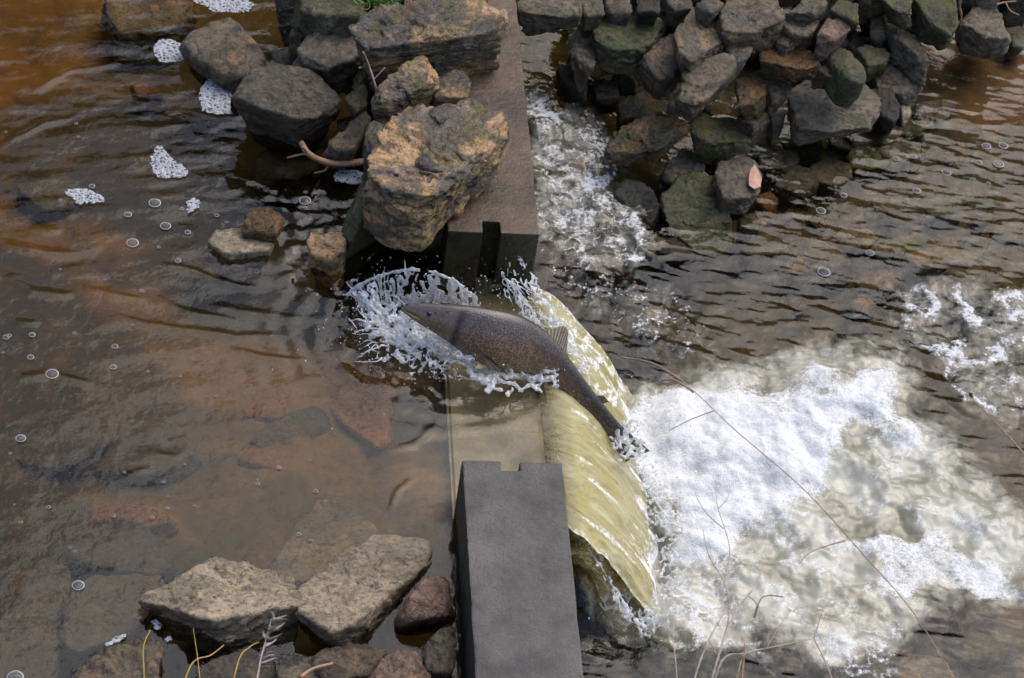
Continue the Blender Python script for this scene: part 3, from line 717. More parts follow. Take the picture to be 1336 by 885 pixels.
rock('stone', [(401,310),(408,299),(445,297),(453,312),(450,328),(427,338),(406,328)], .09, .25, 'tan', 'tan and mossy stone standing in water near the splash', GA)
rock('stone', [(650,11),(661,10),(665,27),(652,29)], .27, .08, 'pale', 'small pale stone sitting on the wet wall top', GA, sub=3)
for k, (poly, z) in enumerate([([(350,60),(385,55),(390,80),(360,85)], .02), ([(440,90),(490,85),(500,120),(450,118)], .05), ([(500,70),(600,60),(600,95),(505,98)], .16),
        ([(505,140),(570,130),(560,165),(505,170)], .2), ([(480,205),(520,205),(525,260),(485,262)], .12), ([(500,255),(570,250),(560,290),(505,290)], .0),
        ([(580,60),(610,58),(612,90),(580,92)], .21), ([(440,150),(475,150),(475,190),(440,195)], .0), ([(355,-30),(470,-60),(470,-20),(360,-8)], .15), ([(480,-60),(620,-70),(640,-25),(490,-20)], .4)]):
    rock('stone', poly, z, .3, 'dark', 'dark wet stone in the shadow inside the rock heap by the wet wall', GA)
# --- downstream pile
B = [
 ('rock_slab', [(674,-8),(758,-12),(758,16),(735,20),(677,14)], .02, .22, 'slate', 'thick grey slab with black underside beside the wet wall', {}),
 ('rock', [(741,47),(760,29),(777,33),(782,62),(772,88),(745,72)], -.16, .35, 'slate', 'upright grey rock at the head of the cascade', {}),
 ('rock', [(779,30),(806,19),(862,19),(867,30),(851,60),(782,57)], -.08, .22, 'green', 'block of bright green algae covered rock', {}),
 ('stone', [(806,78),(819,68),(836,74),(843,88),(829,101),(808,94)], -.28, .25, 'green', 'small green stone below the algae covered block', {}),
 ('rock', [(840,71),(863,47),(890,54),(894,75),(877,97),(860,104)], -.08, .3, 'brown', 'knobbly brown rock beside the algae covered block', {}),
 ('boulder', [(880,46),(904,14),(924,8),(941,37),(945,52),(899,76),(885,62)], .02, .28, 'brown', 'tall brown boulder behind the tan-topped boulder', {}),
 ('boulder', [(885,105),(892,91),(948,61),(962,86),(931,121),(904,136),(888,130)], -.02, .28, 'brown', 'large tan-topped boulder with green streaks over the dark gap', {}),
 ('rock_slab', [(934,23),(954,-2),(1006,-4),(1022,14),(1020,27),(990,41),(947,43)], .06, .18, 'brown', 'broad grey brown slab on top of the pile', {}),
 ('rock', [(945,50),(968,41),(984,47),(979,69),(966,80),(954,72)], -.02, .2, 'slate', 'smooth grey rock below the broad grey brown slab', {}),
 ('stone', [(1013,38),(1027,43),(1038,53),(1028,56),(1013,52)], -.02, .16, 'slate', 'small grey angular stone between two brown rocks', {}),
 ('rock', [(1017,29),(1030,23),(1054,14),(1069,25),(1056,45),(1040,46)], .02, .16, 'brown', 'brown rounded slab above the small grey angular stone', {}),
 ('rock', [(1027,16),(1045,3),(1060,-8),(1081,0),(1065,15)], .07, .14, 'slate', 'thin grey plate lying on the brown rounded slab', {}),
 ('rock', [(1067,43),(1080,26),(1106,18),(1109,38),(1094,48)], .03, .2, 'granite', 'pinkish brown rock with yellow lichen at its back', {}),
 ('rock', [(1083,12),(1095,-6),(1118,0),(1121,30),(1108,22)], .05, .25, 'moss', 'yellow lichen covered rock behind the pinkish one', {}),
 ('rock_slab', [(995,68),(1008,61),(1058,66),(1072,81),(1064,88),(1036,88),(998,78)], -.07, .14, 'rust', 'orange brown slab tilted over the grey broken stones', dict(strata=.9)),
 ('stone', [(1063,86),(1081,83),(1106,97),(1099,103),(1078,97)], -.12, .12, 'brown', 'thin brown slab against the green rounded boulder', {}),
 ('boulder', [(1063,58),(1081,51),(1103,57),(1135,95),(1134,106),(1112,106),(1085,77)], -.08, .26, 'green', 'smooth rounded green boulder with ribbed end', dict(k=9, strata=.15, rough=.5)),
 ('rock_slab', [(1036,122),(1045,113),(1067,97),(1106,104),(1133,113),(1151,145),(1139,161),(1110,164),(1081,168),(1047,162)], (-.27,-.31), .06, 'slate', 'large flat grey slab overhanging the water', dict(strata=.6, rough=.55, chips=3, sub=6)),
 ('rock', [(1133,117),(1165,116),(1174,140),(1170,156),(1150,150)], -.33, .22, 'dark', 'black rock at the end of the large flat grey slab', {}),
 ('rock', [(1136,89),(1169,77),(1200,98),(1205,110),(1180,122),(1150,114)], -.33, .16, 'slate', 'green grey flat rock with rounded rim at the water edge', {}),
 ('rock', [(1116,60),(1136,56),(1161,67),(1156,80),(1132,86)], -.26, .2, 'moss', 'mossy rock behind the green grey flat rock', {}),
 ('stone', [(1176,123),(1184,129),(1190,145),(1178,150)], -.40, .15, 'pale', 'small light stone at the foot of the flat rock', {}),
 ('rock', [(1149,11),(1160,14),(1176,33),(1196,49),(1214,79),(1205,77),(1180,52),(1160,38)], -.22, .22, 'slate', 'long narrow grey rock sloping into the water', {}),
 ('rock', [(1136,16),(1150,14),(1160,43),(1150,56),(1136,45)], -.25, .3, 'dark', 'dark upright rock in shade beside the long narrow rock', {}),
 ('rock', [(1169,25),(1187,20),(1208,28),(1200,38),(1180,36)], -.22, .2, 'dark', 'dark wedge of stone under the yellow mossed block', {}),
 ('boulder', [(1190,-6),(1245,-4),(1251,34),(1240,42),(1212,27)], -.10, .30, 'moss', 'big block covered with yellow green moss', {}),
 ('rock', [(1147,-8),(1190,-8),(1188,16),(1165,11)], -.08, .2, 'moss', 'low rock under yellow moss next to the big mossed block', {}),
 ('boulder', [(1264,4),(1295,5),(1317,33),(1319,50),(1301,50),(1262,35)], -.22, .3, 'slate', 'grey bank rock beyond the hanging roots', {}),
 ('rock', [(1321,43),(1335,38),(1350,50),(1335,62),(1322,58)], -.36, .2, 'green', 'greenish stone next to the grey bank rock', {}),
 ('boulder', [(785,200),(806,166),(850,149),(892,153),(897,166),(877,188),(823,201)], (-.22,-.30), .26, 'rust', 'rust and green wet rock with pointed tip in the cascade', dict(strata=.8, sub=6)),
 ('rock', [(901,155),(911,147),(948,149),(977,167),(980,180),(945,184),(904,176)], -.30, .26, 'moss', 'brown mossy rock with hollow dark front', {}),
 ('rock', [(962,149),(985,137),(1004,142),(985,164)], -.27, .2, 'brown', 'brown wedge on top of the hollow mossy rock', {}),
 ('rock', [(958,105),(995,91),(999,119),(985,133),(965,134)], -.16, .22, 'rust', 'orange flecked brown rock beside the tan-topped boulder', {}),
 ('rock', [(995,90),(1012,98),(1033,112),(1026,124),(1006,124)], -.20, .22, 'slate', 'broken grey stone between the orange slab and flat slab', {}),
 ('stone', [(1004,144),(1019,139),(1024,157),(1010,165)], -.36, .2, 'slate', 'small dark stone beside the large flat slab', {}),
 ('boulder', [(936,232),(941,207),(962,200),(982,210),(995,232),(990,248),(965,260),(946,256)], -.35, .26, 'slate', 'grey rock with a pink leaf stuck to it', {}),
 ('rock_slab', [(863,258),(904,224),(931,230),(958,291),(952,322),(912,324),(877,293)], (-.37,-.49), .14, 'green', 'wide greenish slab sliding under the water', dict(rough=.6, sub=6)),
 ('rock', [(806,251),(819,230),(850,247),(864,271),(851,290),(826,276)], (-.38,-.47), .2, 'dark', 'dark grey slab parting the white water', {}),
 ('rock', [(863,224),(895,192),(924,210),(916,230),(885,240)], -.42, .2, 'slate', 'wet grey rock between the rust rock and the greenish slab', {}),
 ('rock', [(710,208),(738,198),(768,206),(778,232),(764,244),(730,238)], -.425, .2, 'rust', 'rusty rock awash in the cascade beside the wet wall', {}),
 ('stone', [(728,81),(750,86),(768,102),(768,120),(741,106)], -.28, .25, 'dark', 'dark wet stone at the top of the cascade', {}),
 ('stone', [(774,100),(804,106),(808,128),(778,126)], -.32, .25, 'brown', 'brown wet stone beside the cascade', {}),
 ('stone', [(808,132),(850,116),(862,144),(830,152),(812,150)], -.34, .25, 'rust', 'red brown wet stone under the knobbly brown rock', {}),
 ('stone', [(790,-10),(822,-12),(825,13),(795,13)], -.02, .25, 'brown', 'brown stone behind the algae covered block', {}),
 ('stone', [(830,-10),(862,-8),(860,13),(832,14)], 0., .25, 'dark', 'black stone behind the algae covered block', {}),
 ('stone', [(867,-5),(900,-8),(905,9),(882,13)], .02, .2, 'brown', 'flat brown stone behind the tall brown boulder', {}),
 ('stone', [(907,5),(921,-3),(948,3),(931,16)], .08, .16, 'slate', 'thin grey stone lying on the tall brown boulder', {}),
 ('stone', [(918,190),(941,183),(943,208),(924,210)], -.42, .2, 'dark', 'small black stone beneath the hollow mossy rock', {}),
 ('stone', [(760,0),(788,-6),(790,16),(764,20)], -.03, .25, 'slate', 'grey stone beside the thick slab with black underside', {}),
 ('stone', [(1040,170),(1075,178),(1072,190),(1038,188)], -.47, .1, 'green', 'green stone awash below the large flat slab', {}),
 ('stone', [(1100,172),(1150,168),(1168,182),(1120,192)], -.47, .12, 'brown', 'brown stone awash beyond the large flat slab', {}),
 ('stone', [(979,178),(1003,176),(1009,200),(982,202)], -.465, .15, 'green', 'green stone awash behind the pink leaf rock', {}),
]
for nm, poly, z, h, m, lab, kw in B: rock(nm, poly, z, min(h, .085+.25*(h-.085)), m, lab, GB, grow=1.16, **{'chips': 15, **kw})
rng = random.Random(5)
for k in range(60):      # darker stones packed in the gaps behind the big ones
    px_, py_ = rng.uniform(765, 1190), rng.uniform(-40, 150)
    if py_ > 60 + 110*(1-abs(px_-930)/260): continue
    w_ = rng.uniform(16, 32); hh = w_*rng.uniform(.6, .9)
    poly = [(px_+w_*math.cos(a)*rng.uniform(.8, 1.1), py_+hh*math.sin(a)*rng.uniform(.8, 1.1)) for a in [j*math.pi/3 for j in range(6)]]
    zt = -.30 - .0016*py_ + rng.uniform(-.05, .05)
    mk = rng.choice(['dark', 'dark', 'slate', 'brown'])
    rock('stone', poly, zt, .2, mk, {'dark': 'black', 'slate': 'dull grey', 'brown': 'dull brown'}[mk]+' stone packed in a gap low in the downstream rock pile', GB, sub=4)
for k in range(16):      # bank above the frame
    px_ = 760 + k*38; poly = [(px_-22, -30), (px_+4, -44), (px_+24, -30), (px_+18, -14), (px_-12, -12)]
    mk = rng.choice(['slate', 'brown', 'dark'])
    rock('stone', poly, -.06-.0004*k*k, .2, mk, {'dark': 'black', 'slate': 'grey', 'brown': 'brown'}[mk]+' half hidden stone at the very back of the downstream rock pile', GB, sub=4)
# --- slabs and stones near the dry wall
rock('rock_slab', [(177,776),(191,767),(256,740),(287,728),(325,731),(380,757),(393,786),(349,788),(305,796),(277,806),(250,796)], (-.01,.12), .24, 'pale', 'pale beige slab with dark brown front, one end in the water', GC, strata=.8, rough=.7, chips=3, sub=6, flare=(-.35, .0))
rock('rock_slab', [(380,776),(418,743),(480,700),(556,697),(555,741),(504,774),(477,806),(435,822),(398,803)], (-.03,.13), .20, 'pale', 'olive beige slab dipping into water with black undercut edge', GC, strata=.6, rough=.6, chips=3, sub=6, flare=(-.45, -.1))
rock('rock', [(525,786),(552,748),(588,745),(598,772),(578,802),(540,806)], .10, .24, 'granite', 'rounded brown stone between beige slab and dry wall', GC, k=12)
rock('rock', [(549,843),(570,822),(597,812),(600,855),(588,878),(556,872)], .07, .24, 'slate', 'dark grey stone against the dry wall', GC)
rock('rock', [(484,881),(504,850),(528,836),(549,847),(570,885),(556,905),(500,905)], .13, .28, 'granite', 'pink granite stone in front of the dark grey one', GC, k=14)
rock('rock', [(400,853),(430,846),(470,833),(501,847),(480,878),(420,892)], .05, .22, 'brown', 'olive brown rock beneath the beige slab edge', GC)
rock('rock', [(361,855),(405,850),(440,868),(420,895),(367,902)], .06, .22, 'slate', 'flat grey rock beside the dark gap below the slab', GC)
rock('rock', [(246,881),(290,850),(325,833),(353,850),(362,895),(300,910)], .05, .24, 'mud', 'low grey brown rock behind the dry grass heads', GC)
rock('rock', [(93,872),(139,848),(205,825),(215,835),(197,872),(200,905),(93,910)], .04, .25, 'brown', 'brown rock below the beige slab with water trapped beside it', GC)
# --- submerged stones
U_ = [
 ([(353,740),(394,692),(408,657),(435,657),(470,681),(500,690),(480,720),(420,745),(380,764)], (-.13,-.09), .08, 'brown', 'pale slab just under the water behind the olive beige slab'),
 ([(0,800),(56,735),(93,739),(84,786),(79,860),(40,900),(-20,900)], (-.11,-.08), .14, 'mud', 'big silted slab under water at the corner of the pool'),
 ([(93,762),(150,752),(223,753),(176,818),(144,841),(84,851)], (-.09,-.05), .14, 'mud', 'pale silted slab under water next to the beige slab'),
 ([(107,684),(186,677),(218,721),(209,750),(93,730)], (-.14,-.12), .12, 'mud', 'dim silted slab deeper under water'),
 ([(421,525),(472,490),(507,495),(502,525),(511,563),(490,581),(455,559)], -.19, .05, 'orange', 'bright orange slab under water before the sill'),
 ([(309,592),(350,580),(412,581),(414,606),(361,617)], -.195, .05, 'orange', 'orange slab under water, longer and dimmer than the bright one'),
 ([(250,515),(320,490),(380,510),(372,545),(290,540)], -.20, .05, 'orange', 'dull orange slab under water below the ripples'),
 ([(315,580),(365,545),(417,527),(425,550),(400,580)], -.19, .06, 'mud', 'dark triangular slab under water between orange slabs'),
 ([(100,672),(140,655),(200,660),(230,680),(160,690)], -.18, .06, 'orange', 'orange stone under calm water'),
 ([(130,0),(230,-10),(255,12),(225,38),(160,40)], (-.11,-.09), .15, 'brown', 'brown stone under water behind the tan boulder'),
 ([(170,108),(205,112),(210,122),(180,124)], -.12, .08, 'orange', 'small orange stone under the water by foam patches'),
 ([(330,200),(400,180),(430,205),(380,230)], (-.09,-.07), .15, 'brown', 'brown stone under water by the driftwood stick'),
 ([(20,240),(90,225),(120,250),(60,275)], -.16, .1, 'mud', 'silted stone under the rippled water'),
 ([(120,560),(200,545),(260,580),(200,620),(110,610)], -.17, .08, 'mud', 'flat silted slab under the dark calm water'),
 ([(0,560),(60,530),(130,540),(120,600),(20,610)], -.17, .08, 'mud', 'dark slab under the dark calm water')]
for poly, z, h, m, lab in U_: rock('submerged_stone', poly, z, h, m, lab, GS, flare=(.1, .6), rough=.7)
COLN = {'orange': 'orange', 'slate': 'grey', 'green': 'greenish', 'rust': 'rust brown', 'brown': 'brown', 'mud': 'pale silted'}
D_ = [([(985,255),(1005,250),(1018,262),(1000,270)], 'orange'), ([(1010,225),(1060,222),(1068,240),(1020,250)], 'slate'), ([(1060,200),(1100,190),(1130,205),(1080,216)], 'green'),
      ([(1130,255),(1190,250),(1215,265),(1150,275)], 'slate'), ([(1205,255),(1250,255),(1250,278),(1212,282)], 'green'), ([(1225,190),(1262,185),(1265,205),(1230,210)], 'rust'),
      ([(1235,120),(1300,115),(1320,135),(1260,150)], 'rust'), ([(1250,60),(1330,70),(1336,95),(1270,95)], 'rust'), ([(1205,125),(1240,120),(1240,140),(1210,146)], 'brown'),
      ([(960,300),(1020,310),(1030,330),(970,330)], 'green'), ([(1060,310),(1110,330),(1090,350),(1050,335)], 'brown'), ([(775,330),(815,330),(822,355),(780,360)], 'mud'),
      ([(1180,330),(1240,320),(1260,340),(1200,350)], 'brown'), ([(1240,800),(1300,800),(1336,840),(1270,860)], 'mud'), ([(1180,850),(1240,860),(1230,890),(1170,890)], 'brown'),
      ([(770,790),(830,800),(820,840),(775,840)], 'mud'), ([(860,830),(930,835),(930,870),(860,870)], 'green'), ([(840,400),(900,410),(890,440),(840,430)], 'brown')]
for k, (poly, m) in enumerate(D_):
    rock('submerged_stone', poly, -.53, .16, m, COLN[m]+' flat stone glimpsed under the rippled water below the weir', GS, flare=(.1, .6), rough=.6)
for k, (cx_, cy_, w_, m) in enumerate([(1015,205,34,'slate'),(1060,182,40,'green'),(1105,178,36,'brown'),(1150,172,34,'slate'),(1195,158,30,'green'),(1040,232,38,'slate'),(985,285,26,'rust'),(890,320,34,'mud'),(850,318,28,'slate'),(1085,222,40,'brown'),(1130,205,36,'green'),(1175,195,32,'slate'),(1225,140,34,'brown')]):
    poly = [(cx_+w_*math.cos(a)*rng.uniform(.7, 1.1), cy_+.45*w_*math.sin(a)*rng.uniform(.8, 1.15)) for a in [j*math.pi/3+.3 for j in range(6)]]
    rock('submerged_stone', poly, -.462+rng.uniform(-.02, .006), .14, m, COLN[m]+' slab awash along the foot of the downstream rock pile', GS, rough=.6)
for k in range(40):
    px_, py_ = rng.uniform(980, 1330), rng.uniform(190, 400); w_ = rng.uniform(15, 34)
    poly = [(px_+w_*math.cos(a)*rng.uniform(.8, 1.1), py_+.5*w_*math.sin(a)*rng.uniform(.8, 1.1)) for a in [j*math.pi/3 for j in range(6)]]
    mk = rng.choice(['mud', 'brown', 'slate', 'green', 'rust'])
    rock('submerged_stone', poly, -.57+rng.uniform(-.03, .03), .14, mk, 'small '+COLN[mk]+' stone deep under the rippled water below the weir', GS, sub=4, rough=.7)

# ------------------------------------------------------------------ salmon
ST = [(523,404,1.5,.150),(534,405,8,.150),(553,410,15,.148),(580,418,22,.142),(606,427,30,.132),(635,438,37,.112),(663,447,39,.085),(690,457,34,.045),(712,470,27,.01),(732,487,20.5,-.035),(752,508,16.5,-.085),(772,530,14,-.135),(790,550,12.5,-.185),(804,566,12,-.225)]
S = spline(ST, 110)
C = np.array([P(a, b, z) for a, b, r, z in S]); Rr = np.clip(S[:, 2], 1.2, None)/FPX*np.array([(c-CAM)@_fw for c in C])
T = np.gradient(C, axis=0); T /= np.linalg.norm(T, axis=1)[:, None]
view = C-CAM; view /= np.linalg.norm(view, axis=1)[:, None]
dv = np.cross(T, -view); dv /= np.linalg.norm(dv, axis=1)[:, None]
dv *= np.sign(dv@UPV)[:, None]
du = np.array([0, 0, 1.0])-T*T[:, 2:3]; du /= np.linalg.norm(du, axis=1)[:, None]
DOR = 0.75*dv+0.25*du; DOR /= np.linalg.norm(DOR, axis=1)[:, None]
LAT = np.cross(T, DOR); LAT *= np.sign(-(LAT*view).sum(1))[:, None]       # towards the camera
seg = 72; ang = np.linspace(0, 2*np.pi, seg, endpoint=False)
sn = np.linspace(0, 1, len(C))
V = []; ad, aL, am, ao = [], [], [], []
for i in range(len(C)):
    w = 0.56 - 0.12*sn[i]
    ca, sa = np.cos(ang), np.sin(ang)          # ca dorsal, sa lateral
    rr = np.ones(seg)
    g = np.exp(-((sn[i]-0.285)/0.012)**2)*0.05*(np.abs(sa) > .2)*(ca < .75) ; rr -= g      # edge of gill cover
    rr += 0.02*np.exp(-((sn[i]-0.24)/0.03)**2)*(np.abs(sa) > .3)
    mouth = np.exp(-((ca+0.30+1.5*(sn[i]-0.02))/0.13)**2)*(np.abs(sa) > .1)*sstep(.16, .11, np.array([sn[i]]))[0]
    rr -= 0.30*mouth
    V.append(C[i] + Rr[i]*rr[:, None]*(ca[:, None]*DOR[i] + w*np.sign(sa)[:, None]*(np.abs(sa)**0.9)[:, None]*LAT[i]))
    ad.append(ca); aL.append(np.full(seg, sn[i])); am.append(mouth); ao.append(np.full(seg, g*20))
V = np.concatenate(V + [C[:1], C[-1:]])
F = []
for i in range(len(C)-1):
    j = np.arange(seg); j2 = (j+1) % seg
    F.append(np.stack([i*seg+j, i*seg+j2, (i+1)*seg+j2, (i+1)*seg+j], 1))
F = np.concatenate(F); nC = len(C)*seg
j = np.arange(seg); j2 = (j+1) % seg
F = np.concatenate([F, np.stack([0*j+nC, j2, j, 0*j+nC], 1)[:0]])
def fish_material():
    t = NT('salmon_skin'); v, _ = coords(t, False)
    d = t.add('Attribute', p_attribute_name='dorsal').outputs['Fac']; L = t.add('Attribute', p_attribute_name='length').outputs['Fac']
    mo = t.add('Attribute', p_attribute_name='mouth').outputs['Fac']; gi = t.add('Attribute', p_attribute_name='gill').outputs['Fac']
    dn = t.math('ADD', t.math('MULTIPLY', d, 0.5), 0.5)
    n = t.noise(v, 14, 5, 0.6); nf = t.noise(v, 150, 4, 0.7)
    c = t.ramp(t.math('ADD', dn, t.math('MULTIPLY', t.math('SUBTRACT', n, 0.5), 0.22)), (0.06, (0.40, 0.29, 0.13)), (0.22, (0.27, 0.165, 0.085)), (0.50, (0.26, 0.158, 0.108)), (0.74, (0.125, 0.088, 0.068)), (0.95, (0.070, 0.056, 0.045)))
    c = t.mix(t.ramp(L, (0.30, 0.65), (0.40, 0.0)), c, t.mix(t.ramp(n, (0.4, 0.0), (0.62, 1.0)), (0.055, 0.048, 0.042), (0.125, 0.10, 0.082)))         # greyer head
    c = t.mix(t.ramp(L, (0.62, 0.0), (0.85, 0.85)), c, (0.045, 0.037, 0.027))         # darker tail stalk
    vo = t.add('TexVoronoi', Vector=v, Scale=160.0).outputs['Distance']
    body = t.ramp(L, (0.28, 0.0), (0.33, 1.0))
    c = t.mix(t.math('MULTIPLY', t.ramp(vo, (0.28, 0.0), (0.55, 0.6)), body), c, (0.025, 0.018, 0.014))
    sp = t.add('TexVoronoi', Vector=v, Scale=46.0).outputs['Distance']
    c = t.mix(t.math('MULTIPLY', t.ramp(sp, (0.12, 0.75), (0.24, 0.0)), t.ramp(dn, (0.45, 0.0), (0.6, 1.0))), c, (0.014, 0.012, 0.010))
    c = t.mix(t.math('MULTIPLY', t.ramp(nf, (0.56, 0.0), (0.66, 0.7)), t.ramp(dn, (0.1, 1.0), (0.7, 0.3))), c, (0.55, 0.42, 0.36))
    c = t.mix(t.ramp(mo, (0.05, 0.0), (0.3, 1.0)), c, (0.36, 0.24, 0.08)); c = t.mix(t.ramp(mo, (0.72, 0.0), (0.9, 1.0)), c, (0.02, 0.016, 0.012))
    c = t.mix(t.math('MULTIPLY', gi, 0.9, True), c, (0.012, 0.010, 0.010))
    nb = t.bump(t.math('ADD', t.math('MULTIPLY', vo, body), t.math('MULTIPLY', nf, 0.35)), 0.6, 0.0018)
    return t.done(t.principled(c, 0.38, nb, Specular_IOR_Level=0.4, Coat_Weight=0.45, Coat_Roughness=0.12))
MAT['fish'] = fish_material()
fish = link('salmon', None, label='dark spotted salmon leaping up the falling water', cat='fish')
pad = lambda a: np.concatenate([np.concatenate(a), [0, 0]])
cap = lambda base, cidx, flip: [tuple((cidx, base+(j+1) % seg, base+j) if not flip else (cidx, base+j, base+(j+1) % seg)) for j in range(seg)]
bodyme = bpy.data.meshes.new('body')
bodyme.from_pydata(V.tolist(), [], [tuple(map(int, f)) for f in F] + cap(0, nC, False) + cap((len(C)-1)*seg, nC+1, True))
bodyme.polygons.foreach_set('use_smooth', np.ones(len(bodyme.polygons), bool))
for an, av in (('dorsal', ad), ('length', aL), ('mouth', am), ('gill', ao)):
    at = bodyme.attributes.new(an, 'FLOAT', 'POINT'); at.data.foreach_set('value', pad(av).astype(np.float32))
bodyme.materials.append(MAT['fish']); link('body', bodyme, fish)
def fin_material():
    t = NT('fin_membrane'); v, _ = coords(t, False)
    u = t.add('Attribute', p_attribute_name='ray').outputs['Fac']
    s = t.math('SINE', t.math('MULTIPLY', u, 95.0)); n = t.noise(v, 60, 4, 0.6)
    c = t.mix(t.ramp(s, (0.2, 0.0), (0.8, 1.0)), (0.21, 0.17, 0.115), (0.035, 0.028, 0.02))
    c = t.mix(t.ramp(n, (0.55, 0.0), (0.68, 0.8)), c, (0.012, 0.010, 0.009))
    return t.done(t.principled(c, 0.4, t.bump(s, 0.6, 0.002), Specular_IOR_Level=0.5))
MAT['fin'] = fin_material()
def fin(name, base, tip, thick=0.003, bend=0.0):
    """base, tip: matching polylines (world), lofted as a thin two-sided membrane"""
    nb, nt = 26, 12; b = spline(base, nb); p = spline(tip, nb)
    G = b[:, None, :]+(p-b)[:, None, :]*np.linspace(0, 1, nt)[None, :, None]
    n = np.cross(p[nb//2]-b[nb//2], b[-1]-b[0]); n /= np.linalg.norm(n)
    G = G + n*(bend*np.sin(np.linspace(0, 1, nt)*math.pi)[None, :, None]) + n*(0.0012*np.sin(np.linspace(0, 1, nb)*95)[:, None, None])
    th = thick*np.linspace(1, .25, nt)[None, :, None]
    A = (G+n*th).reshape(-1, 3); Bk = (G-n*th).reshape(-1, 3); f = grid_faces(nb, nt)
    V = np.concatenate([A, Bk]); F = [f, f[:, ::-1]+nb*nt]
    i = np.arange(nb-1)
    for c0 in (0, nt-1): F.append(np.stack([i*nt+c0, (i+1)*nt+c0, (i+1)*nt+c0+nb*nt, i*nt+c0+nb*nt], 1))
    jj = np.arange(nt-1)
    for r0 in (0, nb-1): F.append(np.stack([r0*nt+jj, r0*nt+jj+1, r0*nt+jj+1+nb*nt, r0*nt+jj+nb*nt], 1))
    ray = np.tile(np.repeat(np.linspace(0, 1, nb), nt), 2)
    return link(name, mesh_np(name, V, np.concatenate(F), MAT['fin'], attrs={'ray': ray}), fish)
def at_s(i, k): return C[i]+DOR[i]*Rr[i]*k
def idx(px_): return int(np.argmin(np.abs(S[:, 0]-px_)))
i0, i1 = idx(696), idx(733)
zf = .03
fin('dorsal_fin', [at_s(i0, .9), at_s((i0+i1)//2, .9), at_s(i1, .9)],
    [P(704, 436, .09), P(739, 427, .08), P(737, 472, .0)], .0022)
ia = idx(772); fin('adipose_fin', [at_s(ia-2, .9), at_s(ia+2, .9)], [at_s(ia, 1.5), at_s(ia+3, 1.55)], .003)
e = C[-1]; tdir = T[-1]; UZ = np.array([0, 0, .05])
fin('tail_fin', [e+DOR[-1]*.030-tdir*.01, e-tdir*.004, e-DOR[-1]*.030-tdir*.01], [e+tdir*.10+DOR[-1]*.075-UZ, e+tdir*.08-UZ, e+tdir*.10-DOR[-1]*.085-UZ], .003)
ip = idx(628); fin('pectoral_fin', [C[ip]-DOR[ip]*Rr[ip]*.55+LAT[ip]*Rr[ip]*.42, C[ip+4]-DOR[ip+4]*Rr[ip+4]*.6+LAT[ip+4]*Rr[ip+4]*.42],
    [C[ip+6]-DOR[ip]*Rr[ip]*1.05+LAT[ip]*.055, C[ip+14]-DOR[ip]*Rr[ip]*1.0+LAT[ip]*.05], .002)
iv = idx(712); fin('pelvic_fin', [C[iv]-DOR[iv]*Rr[iv]*.9, C[iv+4]-DOR[iv+4]*Rr[iv+4]*.9], [C[iv+7]-DOR[iv]*Rr[iv]*1.7+LAT[iv]*.02, C[iv+11]-DOR[iv]*Rr[iv]*1.5+LAT[iv]*.02], .002)
ie = idx(559)
bm = bmesh.new(); bmesh.ops.create_uvsphere(bm, u_segments=20, v_segments=14, radius=.0085)
me = bm_mesh('eye', bm, simple('fish_eye', (0.012, 0.011, 0.010), 0.08), True); link('eye', me, fish, loc=C[ie]+DOR[ie]*Rr[ie]*.22+LAT[ie]*Rr[ie]*.46)

